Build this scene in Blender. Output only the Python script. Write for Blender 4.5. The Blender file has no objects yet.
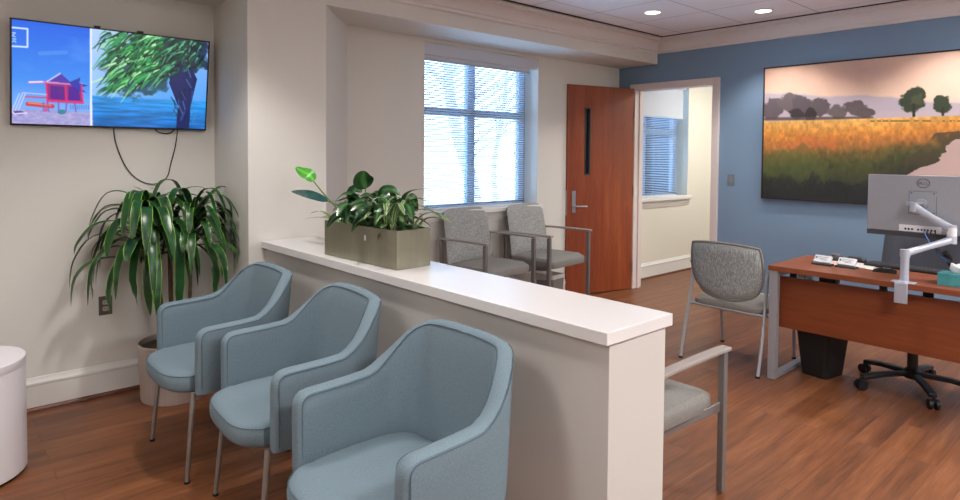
import bpy, bmesh, math, random
import numpy as np
from mathutils import Vector, Matrix
random.seed(7)
C = bpy.context.scene.collection
SC = bpy.context.scene
PI = math.pi
def R(a): return math.radians(a)
# ------------------------------------------------------------------ camera
F, YAW, PITCH, ROLL, CY, EYE = 628.816, 2.41109, 0.0352989, 0.0074326, 175.643, 1.5
fw = Vector((math.cos(YAW)*math.cos(PITCH), math.sin(YAW)*math.cos(PITCH), -math.sin(PITCH)))
rt = fw.cross(Vector((0, 0, 1))).normalized(); up = rt.cross(fw)
rt, up = rt*math.cos(ROLL)+up*math.sin(ROLL), -rt*math.sin(ROLL)+up*math.cos(ROLL)
cam = bpy.data.cameras.new('camera'); cam.sensor_width = 36; cam.lens = 36*F/960
cam.shift_y = (CY-250)/960; cam.clip_start = .02; cam.clip_end = 200
co = bpy.data.objects.new('camera', cam); C.objects.link(co)
co.matrix_world = Matrix(((rt.x, up.x, -fw.x, 0), (rt.y, up.y, -fw.y, 0), (rt.z, up.z, -fw.z, EYE), (0, 0, 0, 1)))
SC.camera = co
# ------------------------------------------------------------------ world, exposure, light
SC.view_settings.view_transform = 'Standard'; SC.view_settings.look = 'None'
SC.view_settings.gamma = 1; SC.view_settings.use_curve_mapping = False
SC.view_settings.exposure = 0.1
W = bpy.data.worlds.new('overcast_sky'); SC.world = W; W.use_nodes = True
bg = W.node_tree.nodes['Background']; bg.inputs[0].default_value = (.55, .77, 1, 1); bg.inputs[1].default_value = 9.5
DOWN_W, FILL_W = 55, 85

def L(h):
    h = h.lstrip('#'); o = []
    for i in (0, 2, 4):
        c = int(h[i:i+2], 16)/255; o.append(c/12.92 if c <= .04045 else ((c+.055)/1.055)**2.4)
    return (*o, 1)
# ------------------------------------------------------------------ materials
def newmat(name):
    m = bpy.data.materials.new(name); m.use_nodes = True
    return m, m.node_tree.nodes, m.node_tree.links, m.node_tree.nodes['Principled BSDF']
def texco(n, l, scale=(1, 1, 1), kind='Object', rot=(0, 0, 0)):
    tc = n.new('ShaderNodeTexCoord'); mp = n.new('ShaderNodeMapping'); mp.inputs['Scale'].default_value = scale
    mp.inputs['Rotation'].default_value = rot
    l.new(tc.outputs[kind], mp.inputs['Vector']); return mp.outputs[0]
def noise(n, l, vec, scale, detail=3, rough=.5):
    t = n.new('ShaderNodeTexNoise'); t.inputs['Scale'].default_value = scale; t.inputs['Detail'].default_value = detail
    t.inputs['Roughness'].default_value = rough; l.new(vec, t.inputs['Vector']); return t.outputs[0]
def ramp(n, l, src, stops):
    r = n.new('ShaderNodeValToRGB'); e = r.color_ramp.elements
    e[0].position, e[0].color = stops[0]; e[1].position, e[1].color = stops[-1]
    for p, c in stops[1:-1]:
        x = e.new(p); x.color = c
    l.new(src, r.inputs[0]); return r.outputs[0]
def bump(n, l, b, src, strength, dist=.002):
    k = n.new('ShaderNodeBump'); k.inputs['Strength'].default_value = strength; k.inputs['Distance'].default_value = dist
    l.new(src, k.inputs['Height']); l.new(k.outputs[0], b.inputs['Normal'])
def sh(c, f): return (min(c[0]*f, 1), min(c[1]*f, 1), min(c[2]*f, 1), 1)
def mat(name, col, rough=.5, metal=0, nscale=30, var=.06, bmp=0, stretch=(1, 1, 1), coat=0, spec=None):
    m, n, l, b = newmat(name)
    c = L(col) if isinstance(col, str) else col
    v = texco(n, l, stretch); s = noise(n, l, v, nscale)
    l.new(ramp(n, l, s, [(.3, sh(c, 1-var)), (.7, sh(c, 1+var))]), b.inputs['Base Color'])
    b.inputs['Roughness'].default_value = rough; b.inputs['Metallic'].default_value = metal
    if coat: b.inputs['Coat Weight'].default_value = coat
    if spec is not None: b.inputs['Specular IOR Level'].default_value = spec
    if bmp: bump(n, l, b, s, bmp)
    return m
def wood(name, cols, axis='Z', scale=9, rough=.4, bmp=.05, coat=.15):
    m, n, l, b = newmat(name)
    st = {'X': (.07, 1, 1), 'Y': (1, .07, 1), 'Z': (1, 1, .07)}[axis]
    v = texco(n, l, st)
    a = noise(n, l, v, scale, 4, .6); a2 = noise(n, l, v, scale*9, 3, .6)
    mx = n.new('ShaderNodeMath'); mx.operation = 'MULTIPLY_ADD'; mx.inputs[1].default_value = .35; l.new(a2, mx.inputs[0])
    m2 = n.new('ShaderNodeMath'); m2.operation = 'MULTIPLY'; m2.inputs[1].default_value = .65; l.new(a, m2.inputs[0])
    l.new(m2.outputs[0], mx.inputs[2])
    l.new(ramp(n, l, mx.outputs[0], [(.3, L(cols[0])), (.5, L(cols[1])), (.7, L(cols[2]))]), b.inputs['Base Color'])
    b.inputs['Roughness'].default_value = rough; b.inputs['Coat Weight'].default_value = coat; b.inputs['Coat Roughness'].default_value = .3
    bump(n, l, b, a2, bmp, .001)
    return m
def emis(name, col, s):
    m, n, l, b = newmat(name); b.inputs['Base Color'].default_value = (.02, .02, .02, 1)
    b.inputs['Emission Color'].default_value = col; b.inputs['Emission Strength'].default_value = s; return m
def vcol(name, emit=0, rough=.5):
    m, n, l, b = newmat(name); a = n.new('ShaderNodeAttribute'); a.attribute_name = 'art'
    if emit:
        b.inputs['Base Color'].default_value = (.01, .01, .01, 1); l.new(a.outputs[0], b.inputs['Emission Color'])
        b.inputs['Emission Strength'].default_value = emit
    else: l.new(a.outputs[0], b.inputs['Base Color'])
    b.inputs['Roughness'].default_value = rough; return m

def floor_mat():
    m, n, l, b = newmat('plank_floor')
    v = texco(n, l, (1, 1, 1), rot=(0, 0, PI/2))
    br = n.new('ShaderNodeTexBrick'); l.new(v, br.inputs['Vector']); br.offset = .37; br.squash = 1
    br.inputs['Scale'].default_value = 1; br.inputs['Brick Width'].default_value = 1.22; br.inputs['Row Height'].default_value = .125
    br.inputs['Mortar Size'].default_value = .0012; br.inputs['Mortar Smooth'].default_value = .6; br.inputs['Bias'].default_value = 0
    br.inputs['Color1'].default_value = (.25, .25, .25, 1); br.inputs['Color2'].default_value = (.75, .75, .75, 1); br.inputs['Mortar'].default_value = (.0, .0, .0, 1)
    # per plank shift of the grain
    add = n.new('ShaderNodeVectorMath'); add.operation = 'MULTIPLY_ADD'; l.new(br.outputs[0], add.inputs[0]); add.inputs[1].default_value = (7, 9, 5)
    l.new(texco(n, l, (9, .55, 1)), add.inputs[2])
    g = noise(n, l, add.outputs[0], 1.6, 6, .62); g2 = noise(n, l, add.outputs[0], 9, 4, .6)
    a = n.new('ShaderNodeMath'); a.operation = 'MULTIPLY_ADD'; a.inputs[1].default_value = .62; l.new(g, a.inputs[0])
    a2 = n.new('ShaderNodeMath'); a2.operation = 'MULTIPLY'; a2.inputs[1].default_value = .3; l.new(g2, a2.inputs[0]); l.new(a2.outputs[0], a.inputs[2])
    bw = n.new('ShaderNodeRGBToBW'); l.new(br.outputs[0], bw.inputs[0])
    a3 = n.new('ShaderNodeMath'); a3.operation = 'MULTIPLY_ADD'; a3.inputs[1].default_value = .13; l.new(bw.outputs[0], a3.inputs[0]); l.new(a.outputs[0], a3.inputs[2])
    colr = ramp(n, l, a3.outputs[0], [(.34, L('4a2c19')), (.47, L('6b4026')), (.57, L('7c4c2e')), (.70, L('94613f'))])
    mx = n.new('ShaderNodeMixRGB'); l.new(br.outputs['Fac'], mx.inputs[0]); l.new(colr, mx.inputs[1]); mx.inputs[2].default_value = L('3a1d12')
    l.new(mx.outputs[0], b.inputs['Base Color'])
    b.inputs['Roughness'].default_value = .38; b.inputs['Specular IOR Level'].default_value = .42
    bump(n, l, b, a3.outputs[0], .12, .001); return m
def tile_mat():
    m, n, l, b = newmat('ceiling_tile')
    tc = n.new('ShaderNodeTexCoord'); mp = n.new('ShaderNodeMapping'); mp.inputs['Location'].default_value = (2.79, -3.23, 0)
    l.new(tc.outputs['Object'], mp.inputs['Vector'])
    br = n.new('ShaderNodeTexBrick'); l.new(mp.outputs[0], br.inputs['Vector']); br.offset = 0
    br.inputs['Scale'].default_value = 1; br.inputs['Brick Width'].default_value = .655; br.inputs['Row Height'].default_value = .62
    br.inputs['Mortar Size'].default_value = .0035; br.inputs['Mortar Smooth'].default_value = .2
    for k in ('Color1', 'Color2'): br.inputs[k].default_value = L('f4f2f5')
    br.inputs['Mortar'].default_value = L('8a8583')
    l.new(br.outputs[0], b.inputs['Base Color']); b.inputs['Roughness'].default_value = .95
    s = noise(n, l, texco(n, l), 180, 2); bump(n, l, b, s, .3, .002); return m
def weave_mat(name, c0, c1, c2, st=(60, 60, 6), rough=.9, hz=.5):
    m, n, l, b = newmat(name)
    a = noise(n, l, texco(n, l, st), 4, 2, .6); d = noise(n, l, texco(n, l, (st[2], st[2], 60) if hz else st), 4 if hz else 2.3, 2, .6)
    mx = n.new('ShaderNodeMath'); mx.operation = 'ADD'; l.new(a, mx.inputs[0]); l.new(d, mx.inputs[1])
    dv = n.new('ShaderNodeMath'); dv.operation = 'MULTIPLY'; dv.inputs[1].default_value = .5; l.new(mx.outputs[0], dv.inputs[0])
    l.new(ramp(n, l, dv.outputs[0], [(.38, L(c0)), (.5, L(c1)), (.62, L(c2))]), b.inputs['Base Color'])
    b.inputs['Roughness'].default_value = rough; bump(n, l, b, dv.outputs[0], .3, .0015); return m
def leaf_mat(name, dark, mid, edge, rough=.35, stripe=.80, centre=None):
    m, n, l, b = newmat(name)
    uv = n.new('ShaderNodeUVMap'); uv.uv_map = 'leaf'; sx = n.new('ShaderNodeSeparateXYZ'); l.new(uv.outputs[0], sx.inputs[0])
    s = n.new('ShaderNodeMath'); s.operation = 'MULTIPLY_ADD'; s.inputs[1].default_value = 2; s.inputs[2].default_value = -1; l.new(sx.outputs[0], s.inputs[0])
    ab = n.new('ShaderNodeMath'); ab.operation = 'ABSOLUTE'; l.new(s.outputs[0], ab.inputs[0])
    ns = noise(n, l, texco(n, l), 14, 2)
    body = ramp(n, l, ns, [(.3, L(dark)), (.7, L(mid))])
    rr = ramp(n, l, ab.outputs[0], [(0, (0, 0, 0, 1)), (stripe, (0, 0, 0, 1)), (min(stripe+.1, .99), (1, 1, 1, 1))])
    mx = n.new('ShaderNodeMixRGB'); l.new(rr, mx.inputs[0]); l.new(body, mx.inputs[1]); mx.inputs[2].default_value = L(edge)
    out = mx.outputs[0]
    if centre:
        r2 = ramp(n, l, ab.outputs[0], [(0, (1, 1, 1, 1)), (.18, (1, 1, 1, 1)), (.34, (0, 0, 0, 1))])
        m2 = n.new('ShaderNodeMixRGB'); l.new(r2, m2.inputs[0]); l.new(out, m2.inputs[1]); m2.inputs[2].default_value = L(centre); out = m2.outputs[0]
    l.new(out, b.inputs['Base Color']); b.inputs['Roughness'].default_value = rough
    b.inputs['Transmission Weight'].default_value = 0; return m
def slat_mat():
    m, n, l, b = newmat('blind_slat'); b.inputs['Base Color'].default_value = L('d2dbe6'); b.inputs['Roughness'].default_value = .5
    t = n.new('ShaderNodeBsdfTranslucent'); t.inputs[0].default_value = L('c9dcf2'); x = n.new('ShaderNodeMixShader'); x.inputs[0].default_value = .22
    l.new(b.outputs[0], x.inputs[1]); l.new(t.outputs[0], x.inputs[2]); l.new(x.outputs[0], n['Material Output'].inputs[0]); return m
def glass_mat():
    m, n, l, b = newmat('clear_glass'); n.remove(b)
    t = n.new('ShaderNodeBsdfTransparent'); t.inputs[0].default_value = (.93, .97, 1, 1); g = n.new('ShaderNodeBsdfGlossy'); g.inputs['Roughness'].default_value = .02
    fr = n.new('ShaderNodeFresnel'); fr.inputs[0].default_value = 1.3; x = n.new('ShaderNodeMixShader')
    l.new(fr.outputs[0], x.inputs[0]); l.new(t.outputs[0], x.inputs[1]); l.new(g.outputs[0], x.inputs[2])
    l.new(x.outputs[0], n['Material Output'].inputs[0]); return m

M = dict(
    floor=floor_mat(), tile=tile_mat(),
    wall=mat('warm_white_paint', 'd9d7d1', .75, nscale=120, var=.012, bmp=.08),
    wall2=mat('cream_paint', 'dcd8cb', .75, nscale=120, var=.012, bmp=.08),
    blue=mat('slate_blue_paint', '7891aa', .62, nscale=140, var=.015, bmp=.1),
    trim=mat('white_trim_paint', 'dedcd9', .4, nscale=40, var=.01),
    crown=mat('crown_paint', 'e0d9d6', .55, nscale=40, var=.01),
    frame=mat('door_frame_paint', 'd8ccc8', .45, nscale=40, var=.01),
    lam=mat('white_laminate', 'dddbdb', .3, nscale=200, var=.008),
    part=mat('partition_paint', 'c8c4bf', .6, nscale=200, var=.012, bmp=.05),
    shoe=wood('shoe_moulding', ('4a2414', '64321d', '7a4026'), 'Y', 12),
    dark=mat('shadow_gap_dark', '2a2322', .8), alum=mat('window_aluminium', '8b99a8', .45, .3),
    glass=glass_mat(), slat=slat_mat(),
    shade=mat('shade_fabric', 'c9ced8', .8, nscale=300, var=.03), hem=mat('hem_bar_paint', 'b9bfca', .5),
    snow=mat('snow_ground', 'e6edf5', .9, nscale=.4, var=.05), bark=mat('bark', 'a9a7ad', .9, nscale=12, var=.2),
    door=wood('cherry_door', ('6b2c14', '8a3f1f', 'a4562c'), 'Z', 9, .38),
    desk=wood('cherry_laminate', ('6c3620', '84462a', '985638'), 'X', 8, .42),
    deskp=wood('cherry_laminate_front', ('6a3014', '7d3c1b', '8c4923'), 'X', 8, .45),
    steel=mat('satin_steel', 'b9bcc2', .3, .85, 60, .03), nick=mat('brushed_nickel', 'c0bdba', .35, .8, 60, .04, stretch=(1, 1, .1)),
    leg=mat('bronze_grey_leg', '9b9896', .35, .6, 50, .03), silver=mat('silver_powder_coat', 'a9abb3', .42, .35, 80, .03),
    dsil=mat('dark_silver_coat', '7b7775', .42, .35, 80, .03), armtop=mat('taupe_arm_cap', '978f8a', .5, 0, 80, .03),
    black=mat('black_plastic', '17171a', .5, 0, 60, .15), bfab=mat('charcoal_mesh', '555963', .9, 0, 300, .25, .3),
    rub=mat('rubber', '1b1a1a', .8), wht=mat('white_plastic', 'dcdde2', .35, 0, 60, .02), sarm=mat('silver_arm_coat', 'b4bac9', .38, .35, 60, .02),
    blufab=weave_mat('dusty_blue_fabric', '62747f', '6d808b', '788b96', (160, 160, 120)),
    pipe=mat('seam_piping', '4f626d', .85, 0, 200, .1), grfab=weave_mat('heather_grey_fabric', '7d7f7e', '989a99', 'b0b1ae', (50, 50, 12)),
    grseat=weave_mat('plain_grey_vinyl', '75736f', '807d79', '8a8783', (90, 90, 40)), streak=weave_mat('streaked_grey_weave', '6c757b', '959c9e', 'bcc0be', (110, 110, 3.5), hz=0),
    pot=mat('brushed_metal_pot', 'cfc7c1', .42, .35, 30, .05, stretch=(1, 1, .05)), zinc=mat('champagne_zinc', '8f8b79', .36, .55, 40, .05, stretch=(1, 1, .1)),
    soil=mat('bark_mulch', '43362a', .95, 0, 90, .5, .8), cane=mat('ringed_cane', '6c5c45', .85, 0, 60, .3, .6, (.3, .3, 3)),
    drac=leaf_mat('dracaena_leaf', '113419', '25582b', '8cba44', .32, .86),
    lily=leaf_mat('peace_lily_leaf', '12301a', '254e28', '28552c', .3, .95, '3f7438'), newl=leaf_mat('young_leaf', '2f8f1d', '49ab29', '5cb836', .35, .95, '6fc247'),
    blul=leaf_mat('glossy_dark_leaf', '1d3f42', '2f5c58', '2f5c58', .22, .95), spid=leaf_mat('variegated_leaf', '274c26', '3d6a35', 'c3d3a0', .35, .72, '87a86c'),
    stem=mat('green_stem', '4c7a35', .5), tag=mat('white_tag', 'e8e8ea', .5), tag2=mat('bronze_wall_plate', '5d554c', .45, .3), swp=mat('grey_wall_plate', '6e7a8a', .45),
    ivory=mat('ivory_socket', 'a8a294', .5), lens=emis('lamp_lens', (1, .97, .88, 1), 9), baffle=mat('white_baffle', 'e6e2dc', .4),
    fill_diff=emis('fill_panel_diffuser', (1, .93, .88, 1), 2.2), tvb=mat('tv_black_gloss', '0f1013', .25), cord=mat('black_cord', '17171a', .6),
    mon=mat('monitor_silver', '9fa3ac', .38, .4, 60, .02), mon2=mat('monitor_lower_strip', '3a3c42', .5), ink=mat('dark_ink', '35373d', .5),
    grey=mat('mid_grey_plastic', '83807c', .5), liner=mat('white_liner', 'd9d6d2', .45, 0, 25, .08, .3), teal=mat('teal_carton', '3e8a8f', .6, 0, 12, .3),
    tissue=mat('white_tissue', 'e4e6ea', .9), paper=mat('printed_paper', 'c9c3bf', .8, 0, 60, .2), art=vcol('canvas_paint', 0, .8), scr=vcol('lit_screen', 1.0, .2),
    pframe=mat('dark_walnut_frame', '2b1d18', .45), paper2=mat('peach_paper', 'd2a78f', .8, 0, 60, .15), oldw=mat('white_gloss_table', 'e6e3e8', .3, 0, 200, .01),
    bcord=mat('blue_cable', '3b6fb8', .5))
# ------------------------------------------------------------------ mesh helper
class MB:
    def __init__(s): s.v = []; s.f = []; s.uv = {}
    def add(s, vs, fs):
        o = len(s.v); s.v += [tuple(v) for v in vs]; s.f += [tuple(i+o for i in f) for f in fs]; return s
    def box(s, a, b):
        x0, y0, z0 = [min(p, q) for p, q in zip(a, b)]; x1, y1, z1 = [max(p, q) for p, q in zip(a, b)]
        return s.add([(x0, y0, z0), (x1, y0, z0), (x1, y1, z0), (x0, y1, z0), (x0, y0, z1), (x1, y0, z1), (x1, y1, z1), (x0, y1, z1)],
                     [(0, 3, 2, 1), (4, 5, 6, 7), (0, 1, 5, 4), (1, 2, 6, 5), (2, 3, 7, 6), (3, 0, 4, 7)])
    def obox(s, c, size, rot=None):
        c = Vector(c); m = (rot or Matrix.Identity(3)); h = [k/2 for k in size]
        vs = [c+m@Vector((x*h[0], y*h[1], z*h[2])) for z in (-1, 1) for x, y in ((-1, -1), (1, -1), (1, 1), (-1, 1))]
        return s.add(vs, [(0, 3, 2, 1), (4, 5, 6, 7), (0, 1, 5, 4), (1, 2, 6, 5), (2, 3, 7, 6), (3, 0, 4, 7)])
    def rings(s, rs, close=False, cap=True):
        n = len(rs[0]); vs = [p for r in rs for p in r]; fs = []
        m = len(rs)
        for i in range(m if close else m-1):
            a = i*n; b = ((i+1) % m)*n
            for j in range(n): k = (j+1) % n; fs.append((a+j, a+k, b+k, b+j))
        if cap and not close: fs.append(tuple(range(n-1, -1, -1))); fs.append(tuple((m-1)*n+j for j in range(n)))
        return s.add(vs, fs)
    def tube(s, pts, r, n=10, close=False, flat=None):
        pts = [Vector(p) for p in pts]; m = len(pts)
        rr = r if isinstance(r, (list, tuple)) else [r]*m
        rs = []; u = None
        for i, p in enumerate(pts):
            if close: t = pts[(i+1) % m]-pts[i-1]
            else: t = pts[min(i+1, m-1)]-pts[max(i-1, 0)]
            t.normalize()
            if u is None:
                u = t.orthogonal() if abs(t.z) > .95 else Vector((0, 0, 1)).cross(t)
                if abs(t.z) > .95: u = Vector((1, 0, 0)); u = u-t*u.dot(t)
            else: u = u-t*u.dot(t)
            u.normalize(); w = t.cross(u)
            a, b = (rr[i], rr[i]) if flat is None else (flat[0], flat[1])
            if flat is not None and n == 4:
                rs.append([p+u*a*x+w*b*y for x, y in ((-1, -1), (1, -1), (1, 1), (-1, 1))])
            else: rs.append([p+u*a*math.cos(2*PI*k/n)+w*b*math.sin(2*PI*k/n) for k in range(n)])
        return s.rings(rs, close)
    def cyl(s, a, b, r0, r1=None, n=20): return s.tube([a, b], [r0, r0 if r1 is None else r1], n)
    def lathe(s, prof, c=(0, 0, 0), n=40):
        c = Vector(c); return s.rings([[c+Vector((r*math.cos(2*PI*k/n), r*math.sin(2*PI*k/n), z)) for k in range(n)] for r, z in prof])
    def prism(s, poly, z0, z1):
        n = len(poly); return s.rings([[(x, y, z0) for x, y in poly], [(x, y, z1) for x, y in poly]])
    def sweep(s, prof, a, b, out):      # a moulding profile (out, z) run from a to b
        a, b, out = Vector(a), Vector(b), Vector(out)
        return s.rings([[p+out*o+Vector((0, 0, z)) for o, z in prof] for p in (a, b)])
    def build(s, name, m, parent=None, bev=0, sub=0, solid=0, seg=2, flat=False, uv=None):
        me = bpy.data.meshes.new(name); me.from_pydata(s.v, [], s.f)
        bm = bmesh.new(); bm.from_mesh(me)
        if uv is not None:
            lay = bm.loops.layers.uv.new('leaf')
            for fc in bm.faces:
                for lp in fc.loops: lp[lay].uv = (uv[lp.vert.index], .5)
        else: bmesh.ops.recalc_face_normals(bm, faces=bm.faces)
        for fc in bm.faces: fc.smooth = not flat
        for e in bm.edges:
            if len(e.link_faces) == 2 and e.calc_face_angle(0) > R(38): e.smooth = False
        bm.to_mesh(me); bm.free()
        o = bpy.data.objects.new(name, me); C.objects.link(o); o.data.materials.append(M[m] if isinstance(m, str) else m)
        if parent is not None: o.parent = parent
        if solid: k = o.modifiers.new('solid', 'SOLIDIFY'); k.thickness = solid; k.offset = 0
        if bev: k = o.modifiers.new('bevel', 'BEVEL'); k.width = bev; k.segments = seg; k.limit_method = 'ANGLE'; k.angle_limit = R(40); k.harden_normals = False
        if sub: k = o.modifiers.new('sub', 'SUBSURF'); k.levels = sub; k.render_levels = sub
        return o
def tag(o, label=None, cat=None, group=None, kind=None):
    if label: o['label'] = label
    if cat: o['category'] = cat
    if group: o['group'] = group
    if kind: o['kind'] = kind
    return o
def thing(name, label, cat, loc=(0, 0, 0), rz=0, group=None):
    o = bpy.data.objects.new(name, None); o.empty_display_size = .1; C.objects.link(o); o.location = loc; o.rotation_euler = (0, 0, rz)
    return tag(o, label, cat, group)
def struct(o, label=None): o['kind'] = 'structure'; return tag(o, label)
def dup(root, loc, rz, label, group=None):
    r = root.copy(); C.objects.link(r); r.location = loc; r.rotation_euler = (0, 0, rz); r['label'] = label
    if group: r['group'] = group
    for ch in list(root.children):
        c = ch.copy(); C.objects.link(c); c.parent = r
        for g in list(ch.children):
            d = g.copy(); C.objects.link(d); d.parent = c
    return r
def rrect(w, h, r, n=6):
    o = []
    for cx, cy, a in ((w/2-r, h/2-r, 0), (-w/2+r, h/2-r, 90), (-w/2+r, -h/2+r, 180), (w/2-r, -h/2+r, 270)):
        for k in range(n+1): t = R(a+90*k/n); o.append((cx+r*math.cos(t), cy+r*math.sin(t)))
    return o
def smooth(pts, k=6, close=False):     # catmull-rom
    P = [Vector(p) for p in pts]; n = len(P); o = []
    for i in range(n if close else n-1):
        g = (lambda j: P[j % n]) if close else (lambda j: P[max(0, min(n-1, j))])
        a, b, c, d = g(i-1), g(i), g(i+1), g(i+2)
        for q in range(k):
            t = q/k; o.append(.5*((2*b)+(c-a)*t+(2*a-5*b+4*c-d)*t*t+(-a+3*b-3*c+d)*t**3))
    if not close: o.append(P[-1])
    return o
# ------------------------------------------------------------------ setting
TVX, WX, YB, CEIL, SOF = -4.375, -4.29, 5.953, 2.74, 2.472
X1, Y0, Y2 = 2.4, -2.3, 9.5
W1 = (3.207, 4.61, .985, 2.44); W2 = (6.25, 7.47, .965, 2.40)
def P(name, m, mb, label=None, **k): return struct(mb.build(name, m, **k), label)
P('floor', 'floor', MB().box((-4.6, Y0-.1, -.06), (X1+.1, Y2, 0)))
P('ceiling', 'tile', MB().box((-4.6, Y0-.1, CEIL), (X1+.1, Y2, CEIL+.06)))
P('wall_left', 'wall', MB().box((TVX-.12, Y0, 0), (TVX, 1.504, CEIL)))
P('wall_column', 'wall', MB().prism([(TVX-.12, 1.504), (-3.798, 1.504), (-3.798, 2.028), (WX, 2.47), (TVX-.12, 2.47)], 0, CEIL))
wb = MB()
for a, b in (((2.47, 0), (W1[0], CEIL)), ((W1[0], 0), (W1[1], W1[2])), ((W1[0], W1[3]), (W1[1], CEIL)), ((W1[1], 0), (W2[0], CEIL)),
             ((W2[0], 0), (W2[1], W2[2])), ((W2[0], W2[3]), (W2[1], CEIL)), ((W2[1], 0), (Y2, CEIL))):
    y1 = min(b[0], YB+.06)
    if a[0] < YB: wb.box((WX-.25, a[0], a[1]), (WX, y1, b[1]))
P('wall_window', 'wall', wb)
wc = MB()
for a, b in (((YB+.06, 0), (W2[0], CEIL)), ((W2[0], 0), (W2[1], W2[2])), ((W2[0], W2[3]), (W2[1], CEIL)), ((W2[1], 0), (Y2, CEIL))):
    wc.box((WX-.25, a[0], a[1]), (WX, b[0], b[1]))
wc.box((WX-.25, Y2, 0), (X1, Y2+.1, CEIL)); wc.box((-1.6, YB+.12, 0), (-1.5, Y2, CEIL))
P('wall_far', 'wall2', wc)
DX0, DX1, DZ = -4.055, -3.153, 2.205
P('wall_back', 'blue', MB().box((WX, YB, 0), (DX0-.03, YB+.12, CEIL)).box((DX1+.03, YB, 0), (X1, YB+.12, CEIL)).box((DX0-.03, YB, DZ+.03), (DX1+.03, YB+.12, CEIL)))
P('wall_right', 'wall', MB().box((X1, Y0, 0), (X1+.1, YB+.12, CEIL)))
P('wall_front', 'wall', MB().box((TVX-.12, Y0-.1, 0), (X1+.1, Y0, CEIL)))
P('wall_soffit', 'wall', MB().box((TVX, Y0, SOF), (-3.8, 1.504, CEIL-.004)).box((WX+.001, 2.02, SOF), (-3.8, YB, CEIL-.004)))
# half-height partition with its cap
pt = P('wall_partition', 'part', MB().box((-3.797, 1.61, 0), (-1.182, 1.93, .905)))
P('cap', 'lam', MB().box((-3.797, 1.581, .905), (-1.17, 1.957, .947)), 'white laminate cap', parent=pt, bev=.002)
del pt.children[0]['kind']
cr = [(0, 0), (.014, 0), (.020, .006), (.020, .016), (.012, .022), (.012, .032), (.022, .036), (.027, .055), (.040, .082), (.062, .104), (.084, .114), (.084, .124), (.096, .128), (.104, .138), (.104, .152), (0, .152)]
P('trim_1', 'crown', MB().sweep(cr, (-3.799, Y0, 2.58), (-3.799, YB, 2.58), (1, 0, 0)))
P('trim_2', 'crown', MB().sweep(cr, (-3.8, YB+.001, 2.58), (X1, YB+.001, 2.58), (0, -1, 0)))
P('trim_shadow_gap', 'dark', MB().box((-3.685, Y0, 2.7325), (-3.668, YB-.1, 2.7395)).box((-3.69, YB-.115, 2.7325), (X1, YB-.1, 2.7395)))  # dark strip stands in for the shadow gap between crown and ceiling
bs = [(0, 0), (.016, 0), (.016, .145), (.02, .15), (.02, .162), (.012, .172), (.008, .19), (0, .192)]
sh_ = [(.016, 0), (.03, 0), (.029, .012), (.022, .02), (.016, .022)]
def baseb(i, name, a, b, out):
    o = P(name, 'trim', MB().sweep(bs, a, b, out)); q = MB().sweep(sh_, a, b, out).build('shoe_moulding', 'shoe', o)
baseb(0, 'baseboard_left', (TVX, Y0, 0), (TVX, 1.504, 0), (1, 0, 0))
baseb(1, 'baseboard_column', (TVX, 1.504, 0), (-3.798, 1.504, 0), (0, -1, 0))
baseb(2, 'baseboard_window', (WX, 2.47, 0), (WX, YB, 0), (1, 0, 0))
baseb(3, 'baseboard_far', (WX, YB+.12, 0), (WX, Y2, 0), (1, 0, 0))
baseb(4, 'baseboard_back', (DX1+.08, YB, 0), (X1, YB, 0), (0, -1, 0))
P('outside_ground', 'snow', MB().box((-40, -20, -.5), (WX-.6, 40, -.35)), 'snow covered ground outside the windows')

def window(num, w, mull, rail, gx=-4.47):
    y0, y1, z0, z1 = w
    g = P('window_%d' % num, 'alum', MB().box((gx-.05, y0, z0), (gx, y0+.07, z1)).box((gx-.05, y1-.085, z0), (gx, y1, z1)).box((gx-.05, y0, z0), (gx, y1, z0+.05)).box((gx-.05, y0, z1-.05), (gx, y1, z1)))
    MB().box((gx-.05, mull-.045, z0), (gx+.004, mull+.045, z1)).build('mullion', 'alum', g)
    MB().box((gx-.048, y0, rail-.03), (gx+.002, y1, rail+.03)).build('transom_bar', 'alum', g)
    MB().box((gx-.03, y0, z0), (gx-.024, y1, z1)).build('window_glass', 'glass', g)
    MB().box((WX-.17, y0-.0, z0-.002), (WX+.0, y1, z0+.012)).box((WX, y0-.05, z0-.03), (WX+.05, y1+.05, z0+.012)).build('window_stool', 'trim', g, bev=.004)
    MB().sweep([(0, 0), (.012, 0), (.014, .02), (.022, .03), (.022, .075), (0, .075)], (WX, y0-.03, z0-.105), (WX, y1+.03, z0-.105), (1, 0, 0)).build('apron', 'trim', g)
window(1, W1, 3.885, 1.876); window(2, W2, 6.72, 1.79)
def blind(w, label, z1, xx=-4.41, pitch=.0215):
    y0, y1, z0, _ = w; y0 += .012; y1 -= .07
    t = thing('window_blind', label, 'blind', (xx, (y0+y1)/2, z0+.013)); h = z1-z0; hw = (y1-y0)/2
    MB().box((-.022, -hw, h-.055), (.022, hw, h-.015)).build('headrail', 'wht', t, bev=.003)
    sl = MB(); n = int((h-.075)/pitch)
    rt_ = Matrix.Rotation(R(-27), 3, 'Y')
    for k in range(n):
        z = .022+k*pitch; sl.obox((0, 0, z), (.025, 2*hw, .0011), rt_)
    sl.build('slats', 'slat', t, flat=True)
    MB().box((-.013, -hw, .0), (.013, hw, .013)).build('bottom_rail', 'wht', t, bev=.002)
    c = MB()
    for yy in (-hw+.12, 0, hw-.12): c.cyl((.0135, yy, .01), (.0135, yy, h-.05), .0012, n=6)
    c.build('ladder_cords', 'wht', t)
    q = MB().cyl((.028, hw-.16, .55), (.028, hw-.16, h-.05), .0016, n=6).lathe([(.002, .53), (.006, .52), (.006, .5), (.002, .49)], (.028, hw-.16, 0), 10); q.build('pull_cord', 'wht', t)
blind(W1, 'white slatted venetian blind in the big window behind the grey chairs', 2.43)
blind(W2, 'white slatted venetian blind seen through the open doorway', 2.2)
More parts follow.
